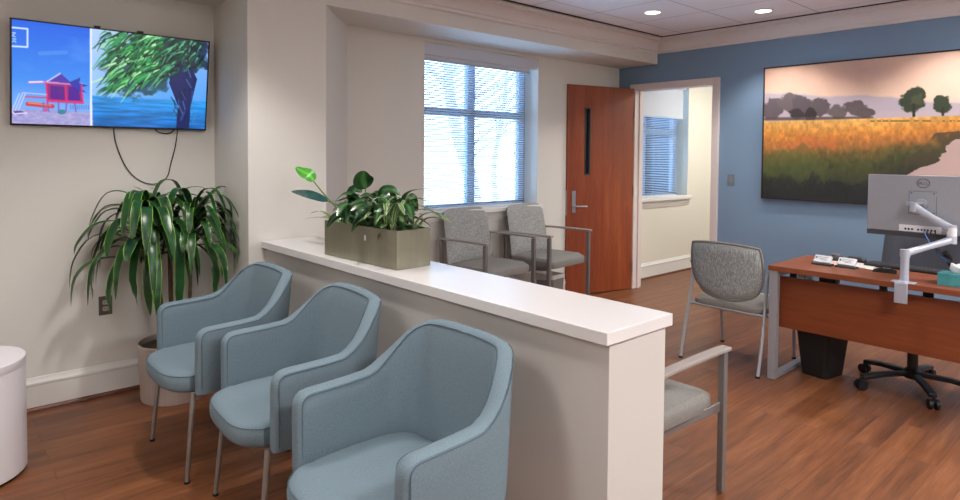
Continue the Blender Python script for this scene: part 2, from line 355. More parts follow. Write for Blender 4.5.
t = thing('roller_shade', 'rolled-up shade cassette along the top of the big window', 'shade', (WX, (W1[0]+W1[1])/2, 2.30)); hw = (W1[1]-W1[0])/2
MB().box((-.07, -hw+.002, .035), (-.005, hw-.002, .138)).build('fascia', 'shade', t, bev=.003)
MB().box((-.03, -hw+.02, .005), (-.027, hw-.1, .05)).build('fabric', 'shade', t)
MB().box((-.036, -hw+.02, -.012), (-.021, hw-.1, .006)).build('hem_bar', 'hem', t, bev=.002)
t = thing('roller_shade', 'half-lowered white shade on the window beyond the doorway', 'shade', (WX, (W2[0]+W2[1])/2, 1.96)); hw = (W2[1]-W2[0])/2
MB().box((-.10, -hw+.005, .38), (-.03, hw-.005, .43)).build('cassette', 'shade', t, bev=.004)
MB().box((-.052, -hw+.01, .02), (-.049, hw-.06, .39)).build('fabric', 'shade', t)
MB().box((-.057, -hw+.01, 0), (-.044, hw-.06, .022)).build('hem_bar', 'hem', t, bev=.002)
# trees outside, beyond the glass
def tree(pts, r0, label, seed):
    rnd = random.Random(seed); t = thing('bare_tree', label, 'tree', pts[0])
    b = Vector(pts[0]); s = smooth([Vector(p)-b for p in pts], 6)
    MB().tube(s, [r0*(1-.65*i/len(s)) for i in range(len(s))], 10).build('trunk', 'bark', t)
    br = MB()
    for k in range(15):
        p = s[rnd.randint(len(s)//3, len(s)-1)]; a = rnd.uniform(0, 2*PI); l = rnd.uniform(.7, 1.9)
        d = Vector((math.cos(a), math.sin(a), rnd.uniform(.3, 1.2))); q = [p, p+d*l*.4+Vector((0, 0, rnd.uniform(-.1, .15))), p+d*l]
        q = smooth(q, 4); br.tube(q, [.028*(1-.8*i/len(q)) for i in range(len(q))], 6)
        for _ in range(3):
            p2 = q[rnd.randint(2, len(q)-1)]; d2 = Vector((rnd.uniform(-1, 1), rnd.uniform(-1, 1), rnd.uniform(0, 1)))
            br.tube([p2, p2+d2*.35, p2+d2*.7+Vector((0, 0, .08))], [.012, .008, .003], 5)
    br.build('branches', 'bark', t)
tree([(-9.4, 8.35, -.4), (-9.4, 8.2, .9), (-9.4, 7.75, 2.1), (-9.4, 7.6, 3.2), (-9.4, 7.9, 4.6)], .17, 'bare grey tree trunk outside the big window', 3)
tree([(-14.4, 13.6, -.4), (-14.4, 13.5, 1.2), (-14.3, 13.8, 3), (-14.4, 14.1, 5)], .10, 'thin bare tree farther off behind the right pane', 5)

# ------------------------------------------------------------------ door
d = P('door_1', 'frame', MB().box((DX0-.07, YB-.025, 0), (DX0, YB+.14, DZ+.07)).box((DX1, YB-.025, 0), (DX1+.072, YB+.14, DZ+.07)).box((DX0, YB-.025, DZ), (DX1, YB+.14, DZ+.07))
      .box((DX0, YB+.05, 0), (DX0+.014, YB+.09, DZ)).box((DX1-.014, YB+.05, 0), (DX1, YB+.09, DZ)), bev=.003)
H0 = Vector((-4.06, 5.915, 0)); E0 = Vector((-4.262, 5.04, 0)); dv = (E0-H0); dl = dv.length
ang = math.atan2(dv.y, dv.x)
leaf_m = MB(); vz0, vz1, va, vb = 1.28, 1.99, dl-.295, dl-.215
leaf_m.box((0, -.045, .01), (va, 0, 2.225)).box((vb, -.045, .01), (dl, 0, 2.225)).box((va, -.045, .01), (vb, 0, vz0)).box((va, -.045, vz1), (vb, 0, 2.225))
def inplace(o): o.location = H0; o.rotation_euler = (0, 0, ang); return o
# local +y of the leaf frame faces the room
lf = inplace(leaf_m.build('door_leaf', 'door', d)); tag(lf, 'open cherry wood leaf')
fy = 0
MB().box((va+.004, -.03, vz0), (vb-.004, -.022, vz1)).build('vision_panel', 'glass', lf)
MB().box((va-.0, -.047, vz0-.0), (va+.014, .004, vz1)).box((vb-.014, -.047, vz0), (vb, .004, vz1)).box((va, -.047, vz0), (vb, .004, vz0+.014)).box((va, -.047, vz1-.014), (vb, .004, vz1)).build('glazing_bead', 'ink', lf)
MB().box((dl-.105, 0, .885), (dl-.06, .008, 1.115)).box((dl-.105, -.053, .885), (dl-.06, -.045, 1.115)).build('handle_plate', 'steel', lf, bev=.002)
q = MB()
for s in (1, -1):
    y = .006 if s > 0 else -.051
    q.tube(smooth([(dl-.082, y, .955), (dl-.082, y+s*.04, .955), (dl-.095, y+s*.052, .955), (dl-.15, y+s*.055, .952), (dl-.215, y+s*.053, .95)], 5), .0095, 10)
q.build('lever_handle', 'steel', lf)
MB().box((dl, -.036, .86), (dl+.002, -.009, 1.12)).build('latch_plate', 'steel', lf)
q = MB()
for z in (.25, 1.1, 1.95): q.cyl((-.006, .006, z-.055), (-.006, .006, z+.055), .0075, n=12)
q.build('hinges', 'steel', lf)

# ------------------------------------------------------------------ art: sampled grid painter
def lin(c):
    c = np.asarray(c, float)/255; return np.where(c <= .04045, c/12.92, ((c+.055)/1.055)**2.4)
class Paint:
    def __init__(s, quad_px, nx, ny, seed=1):      # quad_px: corners TL,TR,BR,BL measured on the photo -> unit square
        s.nx, s.ny = nx, ny; s.rng = np.random.RandomState(seed)
        A = []; B = []
        for (x, y), (u, v) in zip(quad_px, ((0, 0), (1, 0), (1, 1), (0, 1))):
            A.append([u, v, 1, 0, 0, 0, -u*x, -v*x]); B.append(x); A.append([0, 0, 0, u, v, 1, -u*y, -v*y]); B.append(y)
        h = np.linalg.solve(np.array(A, float), np.array(B, float)); h = np.append(h, 1).reshape(3, 3)
        U, V = np.meshgrid(np.linspace(0, 1, nx+1), np.linspace(0, 1, ny+1)); s.U, s.V = U, V
        w = h[2, 0]*U+h[2, 1]*V+1; s.x = (h[0, 0]*U+h[0, 1]*V+h[0, 2])/w; s.y = (h[1, 0]*U+h[1, 1]*V+h[1, 2])/w
        s.c = np.zeros(U.shape+(3,))
    def noise(s, sx, sy, oct=4, seed=0):
        out = 0; amp = 1; tot = 0
        for o in range(oct):
            r = np.random.RandomState(seed*17+o+3); gx, gy = int(sx*2**o)+2, int(sy*2**o)+2; g = r.rand(gy+1, gx+1)
            a = s.U*(gx-1); b = s.V*(gy-1); i = a.astype(int); j = b.astype(int); fa = a-i; fb = b-j; fa = fa*fa*(3-2*fa); fb = fb*fb*(3-2*fb)
            out = out+amp*((g[j, i]*(1-fa)+g[j, i+1]*fa)*(1-fb)+(g[j+1, i]*(1-fa)+g[j+1, i+1]*fa)*fb); tot += amp; amp *= .55
        return out/tot
    def mix(s, m, col):
        m = np.clip(m, 0, 1)[..., None]; s.c = s.c*(1-m)+np.asarray(col, float)*m
    def vgrad(s, stops, t):
        ps = [p for p, _ in stops]; return np.stack([np.interp(t, ps, [c[k] for _, c in stops]) for k in range(3)], -1)
    def poly(s, pts):
        x, y = s.x, s.y; ins = np.zeros(x.shape, bool); n = len(pts)
        for i in range(n):
            (x0, y0), (x1, y1) = pts[i], pts[i-1]
            with np.errstate(divide='ignore', invalid='ignore'):
                ins ^= ((y0 > y) != (y1 > y)) & (x < (x1-x0)*(y-y0)/((y1-y0) or 1e-9)+x0)
        return ins.astype(float)
    def stroke(s, pts, w):
        d = np.full(s.x.shape, 1e9)
        m = len(pts)-1
        for i in range(m):
            (x0, y0), (x1, y1) = pts[i], pts[i+1]; dx, dy = x1-x0, y1-y0; L2 = dx*dx+dy*dy or 1e-9
            t = np.clip(((s.x-x0)*dx+(s.y-y0)*dy)/L2, 0, 1); ww = w if not isinstance(w, tuple) else w[0]+(w[1]-w[0])*(i+t)/m
            d = np.minimum(d, np.hypot(s.x-x0-t*dx, s.y-y0-t*dy)-ww)
        return np.clip(.5-d, 0, 1)
    def blob(s, cx, cy, rx, ry, n=None, k=.5):
        r = np.hypot((s.x-cx)/rx, (s.y-cy)/ry)
        if n is not None: r = r+(n-.5)*k*2
        return np.clip((1-r)*6, 0, 1)
    def mesh(s, name, w, h, m, parent):            # in the local YZ or XZ plane, built as x right / z down from the top left
        n1, m1 = s.nx+1, s.ny+1
        co_ = np.zeros((n1*m1, 3)); co_[:, 0] = s.U.ravel()*w; co_[:, 2] = -s.V.ravel()*h
        i, j = np.meshgrid(np.arange(s.nx), np.arange(s.ny)); a = (j*n1+i).ravel()
        f = np.stack([a, a+n1, a+n1+1, a+1], 1)
        me = bpy.data.meshes.new(name); me.from_pydata(co_.tolist(), [], f.tolist())
        at = me.color_attributes.new('art', 'FLOAT_COLOR', 'POINT'); col = np.ones((n1*m1, 4)); col[:, :3] = lin(np.clip(s.c, 0, 255)).reshape(-1, 3)
        at.data.foreach_set('color', col.ravel()); me.materials.append(M[m])
        o = bpy.data.objects.new(name, me); C.objects.link(o); o.parent = parent; return o

# ---- television
TL, TR_, BR_, BL = Vector((-4.25, .389, 2.216)), Vector((-4.25, 1.436, 2.216)), Vector((-4.338, 1.436, 1.637)), Vector((-4.338, .389, 1.637))
tvw, tvh = 1.047, (TL-BL).length; tilt = math.asin((TL.x-BL.x)/tvh)
tv = thing('television', 'wall-mounted television showing a beach hut and palm', 'television', TL)
# local frame: x -> world +Y, z -> up the panel, y -> into the wall
mt = Matrix(((0, -math.cos(tilt), math.sin(tilt)), (1, 0, 0), (0, math.sin(tilt), math.cos(tilt)))).to_4x4(); mt.translation = TL
tv.matrix_world = mt
b = .008
MB().box((0, -.002, 0), (tvw, .03, -b)).box((0, -.002, -tvh+b*1.4), (tvw, .03, -tvh)).box((0, -.002, 0), (b, .03, -tvh)).box((tvw-b, -.002, 0), (tvw, .03, -tvh)).build('bezel', 'tvb', tv, bev=.0015)
MB().box((.01, .004, -.01), (tvw-.01, .032, -tvh+.01)).build('back_panel', 'black', tv)
MB().box((.42, .033, -.12), (.66, .05, -.45)).box((.40, .02, -.02), (.43, .05, .012)).box((.63, .02, -.02), (.66, .05, .012)).build('wall_mount', 'black', tv)
tp = Paint([(11.5, 19), (209, 43.5), (201, 129), (11.5, 123.5)], 330, 190)
tp.c[:] = tp.vgrad([(0, (22, 96, 226)), (.55, (62, 140, 238)), (.82, (120, 172, 244))], tp.V)
n1 = tp.noise(6, 6, 4, 1); tp.mix((n1-.55)*1.2*(tp.V > .1), (120, 170, 245))
tp.mix(np.clip((tp.V-.845)*60, 0, 1), (150, 150, 205)); tp.mix(np.clip((tp.V-.85)*60, 0, 1)*(tp.noise(60, 60, 3, 5)-.25)*1.6, (186, 176, 222))
tp.mix(tp.stroke([(40, 54), (66, 53)], 2)*.4, (110, 165, 235))
for x in range(0, 9): tp.mix(tp.stroke([(70+x*2.2, 106), (70+x*2.2, 109)], .5)*.7, (70, 110, 190))
tp.mix(tp.poly([(45, 84), (82, 86), (82, 103), (47, 102)]), (150, 40, 120))
tp.mix(tp.poly([(50, 86), (64, 87), (64, 100), (50, 99)]), (90, 30, 140)); tp.mix(tp.poly([(68, 87), (79, 88), (79, 101), (68, 100)]), (80, 30, 150))
tp.mix(tp.stroke([(29, 83), (46, 82.5), (82, 85)], .9), (235, 120, 170)); tp.mix(tp.stroke([(29, 82.6), (42, 82.2)], .7), (250, 225, 250))
tp.mix(tp.poly([(47, 82), (60, 73.5), (72, 84)]), (78, 60, 170)); tp.mix(tp.stroke([(47, 82), (60, 74)], .7), (200, 200, 245))
tp.mix(tp.poly([(68, 83), (80, 78), (79, 84), (88, 86), (80, 88), (86, 93), (79, 92)]), (50, 55, 170))
for q in ([(46, 84), (47, 103)], [(65, 86), (66, 102)], [(81, 86), (82, 103)]): tp.mix(tp.stroke(q, .8), (226, 40, 110))
tp.mix(tp.stroke([(24, 97), (46, 98)], .6), (225, 60, 90)); tp.mix(tp.stroke([(22, 93), (46, 95)], .5), (200, 190, 235))
tp.mix(tp.stroke([(47, 101), (82, 103)], 1.2), (216, 50, 120)); tp.mix(tp.stroke([(27, 104), (52, 106.5)], 2), (206, 62, 80)); tp.mix(tp.stroke([(28, 103), (50, 105.5)], .6), (240, 150, 70))
for x0 in (14, 17, 20): tp.mix(tp.stroke([(x0-2, 110), (x0+5, 94)], .5), (210, 215, 250))
for x0 in (43, 47, 58, 66, 74): tp.mix(tp.stroke([(x0, 103), (x0+(x0 % 3)-1, 111)], .7), (120, 90, 190))
tp.mix(tp.blob(18, 113, 7, 2.4), (70, 80, 150)); tp.mix(tp.blob(61, 112, 4.5, 2.6), (60, 130, 150)); tp.mix(tp.blob(45, 110, 3, 2), (190, 90, 160)); tp.mix(tp.stroke([(10, 110), (14, 114), (26, 113)], .8), (225, 215, 250))
tp.mix(tp.stroke([(11, 27.5), (27.5, 29), (27.3, 47.5), (11, 46.5)], .9), (205, 225, 255))
for q in ([(12, 33), (15, 33), (12, 36), (15, 37)], [(12.5, 39), (15.5, 39.5)], [(12, 42), (14, 41), (15.6, 42.5)]): tp.mix(tp.stroke(q, .5), (190, 215, 255))
rgt = (tp.x > 91.5+(.0*tp.y)).astype(float)
sk = tp.vgrad([(0, (150, 190, 246)), (.4, (110, 170, 246)), (.66, (90, 165, 245)), (.7, (40, 140, 215)), (1, (22, 105, 190))], tp.V)
left = np.clip(1-(tp.x-92)/70, 0, 1)[..., None]; sk = sk*(1-left*.5*(tp.V < .68)[..., None])+np.array([205, 222, 250])*(left*.5*(tp.V < .68)[..., None])
rp = tp.noise(8, 50, 3, 9)[..., None]; sk = np.where((tp.V > .69)[..., None], sk*(.7+.65*rp), sk); tp.c = tp.c*(1-rgt[..., None])+sk*rgt[..., None]
rn = random.Random(11)
tp.mix(rgt*tp.blob(158, 52, 42, 24, tp.noise(14, 10, 4, 12), .5)*.85, (14, 38, 34)); tp.mix(rgt*tp.blob(190, 55, 22, 20, tp.noise(14, 10, 4, 13), .6)*.8, (18, 26, 48)); tp.mix(rgt*tp.blob(135, 72, 36, 28, tp.noise(14, 10, 4, 14), .5)*.7, (12, 46, 40))
tp.mix(rgt*tp.poly([(172, 62), (190, 66), (196, 80), (188, 108), (186, 128), (173, 128), (176, 106), (168, 84)]), (20, 32, 92)); 
for k in range(26):
    x0, y0 = rn.uniform(172, 190), rn.uniform(66, 122); tp.mix(rgt*tp.stroke([(x0, y0), (x0+rn.uniform(-5, 5), y0-8)], .5)*.7, rn.choice([(50, 90, 180), (14, 20, 40), (90, 140, 200)]))
for k in range(520):
    a = rn.uniform(0, 1); x0 = 112+a*86+rn.uniform(-12, 8); y0 = 32+8*a+rn.uniform(-2, 60)*(1-.55*a)
    ln = rn.uniform(9, 22); dx = -ln*rn.uniform(.5, 1.0); dy = ln*rn.uniform(.25, .95)
    if x0 > 185: dx *= .4; dy *= .7
    cc = rn.choice([(30, 120, 60), (58, 170, 88), (20, 90, 50), (120, 215, 130), (12, 60, 40), (180, 235, 175), (40, 140, 90), (10, 40, 34)]) if x0 < 165 else rn.choice([(14, 50, 44), (20, 80, 60), (10, 24, 40), (90, 180, 130)])
    tp.mix(rgt*tp.stroke([(x0, y0), (x0+dx*.5, y0+dy*.35), (x0+dx, y0+dy)], (1.0, .2)), cc)
tp.mix(tp.stroke([(91.6, 28), (89.8, 127.5)], 1.0), (235, 240, 255))
o = tp.mesh('screen', tvw-2*b, tvh-2*b, 'scr', tv); o.location = (b, .0022, -b); tag(o, 'lit screen with beach pictures')
t = thing('power_cable', 'black cable drooping in a loop below the television', 'cable', (-4.365, 1.09, 1.29))
def rel(p, o): return [Vector(a)-Vector(o) for a in p]
pp = [(-4.345, .895, 1.65), (-4.366, .905, 1.58), (-4.368, .925, 1.50), (-4.368, .965, 1.40), (-4.368, 1.02, 1.33), (-4.368, 1.09, 1.293), (-4.368, 1.16, 1.297), (-4.368, 1.205, 1.34), (-4.368, 1.225, 1.42), (-4.366, 1.25, 1.52), (-4.362, 1.262, 1.60), (-4.345, 1.262, 1.66)]
MB().tube(smooth(rel(pp, t.location), 5), .0032, 8).build('cord', 'cord', t)
pp = [(-4.355, 1.13, 1.66), (-4.36, 1.14, 1.628), (-4.36, 1.18, 1.614), (-4.36, 1.22, 1.617), (-4.36, 1.245, 1.64), (-4.355, 1.25, 1.66)]
MB().tube(smooth(rel(pp, t.location), 5), .004, 8).build('bundled_slack', 'cord', t)
# ---- painting
PX0, PX1, PZ0, PZ1 = -2.637, -.80, 1.098, 2.32
pa = thing('landscape_painting', 'large framed landscape of golden field, trees and river', 'painting', (PX0, YB-.035, PZ1))
pw, ph = PX1-PX0, PZ1-PZ0
MB().box((0, -.006, 0), (pw, .034, -.012)).box((0, -.006, -ph+.012), (pw, .034, -ph)).box((0, -.006, 0), (.012, .034, -ph)).box((pw-.012, -.006, 0), (pw, .034, -ph)).build('frame', 'pframe', pa, bev=.001)
MB().box((.012, .004, -.012), (pw-.012, .03, -ph+.012)).build('stretcher_panel', 'pframe', pa)
def prj(p):
    v = Vector(p)-Vector((0, 0, EYE)); z = v.dot(fw); return (480+F*v.dot(rt)/z, CY-F*v.dot(up)/z)
# the outline of the canvas as it appears on the photograph, only to transfer measured picture positions onto the canvas
pp = Paint([prj((PX0+.012, YB-.03, PZ1-.012)), prj((PX1-.012, YB-.03, PZ1-.012)), prj((PX1-.012, YB-.03, PZ0+.012)), prj((PX0+.012, YB-.03, PZ0+.012))], 400, 270)
hz = pp.V
nA, nB, nC = pp.noise(5, 4, 5, 2), pp.noise(20, 8, 4, 3), pp.noise(70, 30, 3, 4)
sky = pp.vgrad([(0, (206, 168, 148)), (.12, (214, 174, 154)), (.28, (226, 194, 170)), (.38, (212, 188, 180))], hz+.04*(nA-.5))
pp.c[:] = sky+((nB-.5)*10)[..., None]
pp.mix(np.clip(1-np.hypot((pp.x-865)/40, (pp.y-70)/14), 0, 1)*.45, (165, 140, 138)); pp.mix(np.clip((pp.x-830)/150, 0, 1)*.25*(hz < .4), (236, 214, 200))
def ridge(xs, ys, yb, col, soft=1.3, a=1, rough=0, seed=6):
    top = np.interp(pp.x, xs, ys)+(pp.noise(40, 4, 4, seed)-.5)*rough
    pp.mix(np.clip((pp.y-top)/soft, 0, 1)*np.clip((yb-pp.y)/soft, 0, 1)*a, col)
ridge([760, 790, 830, 860, 890, 930, 1000, 1200], [93, 92, 96, 94, 96, 101, 103, 104], 128, (176, 164, 178), 2, .9, 2)
ridge([760, 800, 870, 930, 1100], [108, 108, 110, 109, 110], 128, (190, 172, 178), 4, .7, 2)
nT = pp.noise(40, 26, 3, 8)
for cx, cy, rx, ry, c in ((776, 108, 9, 12, (96, 86, 92)), (790, 103, 13, 9, (104, 92, 94)), (802, 106, 12, 10, (88, 78, 84)), (820, 107, 11, 10, (92, 80, 84)), (838, 112, 12, 7, (104, 92, 94)), (856, 108, 13, 8, (96, 84, 86)), (866, 113, 9, 6, (92, 80, 80)),
                          (768, 112, 6, 9, (100, 88, 94)), (797, 114, 8, 6, (58, 50, 52)), (811, 114, 6, 7, (52, 44, 46))):
    pp.mix(pp.blob(cx, cy, rx, ry, nT, .35)*(pp.y < 121.5), c)
pp.mix(pp.stroke([(766, 119), (872, 118)], 1.6)*.8, (82, 68, 66))
for cx, cy, rx, ry in ((913, 100, 14, 12), (912, 96, 9, 9), (918, 95, 9, 8), (943, 104, 9.5, 9.5), (942, 101, 7, 7)):
    pp.mix(pp.blob(cx, cy, rx, ry, nT, .4), (50, 60, 42))
pp.mix(pp.blob(917, 100, 6, 7, nT, .6)*.5, (88, 92, 60)); pp.mix(pp.stroke([(914, 105), (914, 116)], 1.5), (44, 42, 34)); pp.mix(pp.stroke([(943, 109), (943, 115)], 1.3), (44, 42, 34))
# meadow
fl = np.interp(pp.x, [760, 870, 960, 1200], [121, 118, 115, 112]); dy = pp.y-fl+(nB-.5)*9*np.clip((pp.y-fl)/14, 0, 1)
mead = pp.vgrad([(0, (216, 168, 96)), (6, (222, 160, 78)), (16, (212, 138, 58)), (27, (176, 112, 56)), (36, (112, 92, 46)), (48, (70, 74, 40)), (62, (46, 50, 38)), (84, (36, 38, 38))], dy*np.interp(pp.x, [760, 860, 960, 1200], [1.0, 1.05, 1.35, 2]))
mead = mead*(1+((nC-.5)*.45)[..., None])+((nA-.5)*30)[..., None]*np.array([1, .7, .4])
mk = np.clip(pp.y-fl, 0, 1)[..., None]; pp.c = pp.c*(1-mk)+mead*mk
pp.mix(np.clip(1-np.abs(pp.y-np.interp(pp.x, [760, 830, 880, 960, 1200], [122, 122, 121, 121, 121]))/1.3, 0, 1)*(nC > .47)*(pp.x > 868), (84, 82, 46))
pp.mix(pp.blob(808, 143, 30, 8, nB, .8)*.45, (206, 108, 60)); pp.mix(pp.blob(795, 165, 34, 16, nB, .8)*.5, (84, 96, 46)); pp.mix(pp.blob(850, 172, 30, 12, nB, .8)*.4, (92, 92, 48))
pp.mix(np.clip((pp.y-176)/22, 0, 1)*.5, (30, 30, 38))
# dark bank and river
pp.mix(pp.poly([(935, 133), (960, 131), (1100, 128), (1100, 140), (958, 141), (940, 160), (905, 177), (880, 182), (860, 178), (905, 160), (925, 146)])*np.clip((nB-.3)*4, 0, 1)*.8, (72, 62, 44))
rv = [(1200, 134), (958, 139), (950, 143), (944, 150), (940, 160), (926, 166), (908, 174), (904, 182), (900, 205), (1200, 215)]
jx = pp.x.copy(); pp.x = pp.x+(pp.noise(10, 30, 3, 21)-.5)*12; pm = pp.poly(rv); pp.x = jx
pp.mix(pm, (192, 164, 158)); pp.mix(pm*np.clip((nA-.5)*2, 0, 1)*.5, (180, 150, 150))
o = pp.mesh('canvas', pw-.024, ph-.024, 'art', pa); o.location = (.012, .0, -.012)
# ------------------------------------------------------------------ small wall fittings
def plate(name, label, cat, loc, rz, m, sw):
    t = thing(name, label, cat, loc, rz)
    MB().box((-.036, -.005, -.058), (.036, 0, .058)).build('cover_plate', m, t, bev=.002)
    if sw: MB().box((-.017, -.009, -.033), (.017, -.004, .033)).build('rocker', 'grey', t, bev=.001)
    else:
        for z in (-.02, .02):
            r = MB().prism(rrect(.033, .028, .009), 0, .003); r.v = [(x, -.005-zz, y+z) for x, y, zz in r.v]; s_ = r.build('socket', 'ivory', t)
            MB().box((-.008, -.0085, z-.003), (-.006, -.007, z+.007)).box((.006, -.0085, z-.003), (.008, -.007, z+.007)).build('slots', 'ink', s_)
plate('wall_outlet', 'bronze duplex outlet low on the wall behind the tall plant', 'outlet', (TVX, .845, .553), PI/2, 'tag2', False)
plate('light_switch', 'grey rocker light switch on the blue wall beside the doorway', 'light switch', (-2.95, YB, 1.257), 0, 'swp', True)
def downlight(x, y, label, w, spot=112, blend=.5, col=(1, .95, .90)):
    t = thing('ceiling_light', label, 'light', (x, y, CEIL), 0, 'recessed ceiling downlights')
    MB().lathe([(.078, 0), (.082, -.003), (.078, -.006), (.064, -.004), (.062, -.0015)], n=36).build('trim_ring', 'baffle', t)
    MB().lathe([(.0, -.0025), (.062, -.0025), (.062, -.0005), (0, -.0005)], n=32).build('lens', 'lens', t)
    l = bpy.data.lights.new('downlight_lamp', 'SPOT'); l.energy = w; l.color = col; l.spot_size = R(spot); l.spot_blend = blend; l.shadow_soft_size = .07
    lo = bpy.data.objects.new('downlight_lamp', l); C.objects.link(lo); lo.parent = t; lo.location = (0, 0, -.02)
DL = [(-3.12, 4.80, 'recessed round downlight in the ceiling nearest the soffit', 1), (-2.44, 5.435, 'recessed round downlight in the ceiling above the painting\'s left edge', 1.25),
      (-1.13, 5.435, 'recessed round downlight above the middle of the painting', 1.2), (.2, 5.435, 'unseen added downlight beyond the painting', 1.2),
      (-3.0, 1.05, 'recessed round downlight above the blue armchairs', 1.7), (-1.6, .95, 'unseen added downlight over the nearest blue armchair', .7), (-2.6, -.9, 'recessed round downlight over the round table corner', 1.0),
      (-1.6, 3.2, 'recessed round downlight over the half wall\'s end', .9), (.6, 3.0, 'unseen added downlight right of the desk', .8), (.6, .3, 'unseen added downlight behind the viewer', .7)]  # entries labelled added are unseen downlights put in to light the room
for x, y, lb, k in DL: downlight(x, y, lb, DOWN_W*k)
def fill_panel(x, y, label, k=1):  # unseen ceiling panels added as fill light for the room
    t = thing('ceiling_light', label, 'light', (x, y, CEIL))
    MB().box((-.3, -.6, -.012), (-.28, .6, 0)).box((.28, -.6, -.012), (.3, .6, 0)).box((-.28, -.6, -.012), (.28, -.58, 0)).box((-.28, .58, -.012), (.28, .6, 0)).build('frame', 'baffle', t)
    MB().box((-.28, -.58, -.008), (.28, .58, -.002)).build('diffuser', 'fill_diff', t)
    l = bpy.data.lights.new('fill_panel_lamp', 'AREA'); l.shape = 'RECTANGLE'; l.size = .56; l.size_y = 1.16; l.energy = FILL_W*k; l.color = (1, .98, .97)
    lo = bpy.data.objects.new('fill_panel_lamp', l); C.objects.link(lo); lo.parent = t; lo.location = (0, 0, -.012)
fill_panel(.9, 1.6, 'unseen ceiling panel added as fill light right of the viewer'); fill_panel(-1.2, -1.2, 'unseen ceiling panel added as fill light behind the armchairs', .4); fill_panel(.9, 4.4, 'unseen ceiling panel added as fill light right of the desk')
l = bpy.data.lights.new('far_room_fill', 'AREA'); l.size = .6; l.energy = 60; l.color = (1, .97, .9)  # unseen panel added to light the far room
t = thing('ceiling_light', 'unseen ceiling panel added to light the room beyond the doorway', 'light', (-2.9, 7.6, CEIL))
MB().box((-.31, -.31, -.01), (.31, .31, 0)).build('frame', 'baffle', t); MB().box((-.29, -.29, -.013), (.29, .29, -.009)).build('diffuser', 'fill_diff', t)
lo = bpy.data.objects.new('far_room_fill', l); C.objects.link(lo); lo.parent = t; lo.location = (0, 0, -.018)
for w in (W1, W2):
    l = bpy.data.lights.new('window_portal', 'AREA'); l.shape = 'RECTANGLE'; l.size = w[3]-w[2]; l.size_y = w[1]-w[0]; l.cycles.is_portal = True
    lo = bpy.data.objects.new('window_portal', l); C.objects.link(lo); lo.location = (WX-.26, (w[0]+w[1])/2, (w[2]+w[3])/2); lo.rotation_euler = (0, -PI/2, 0)

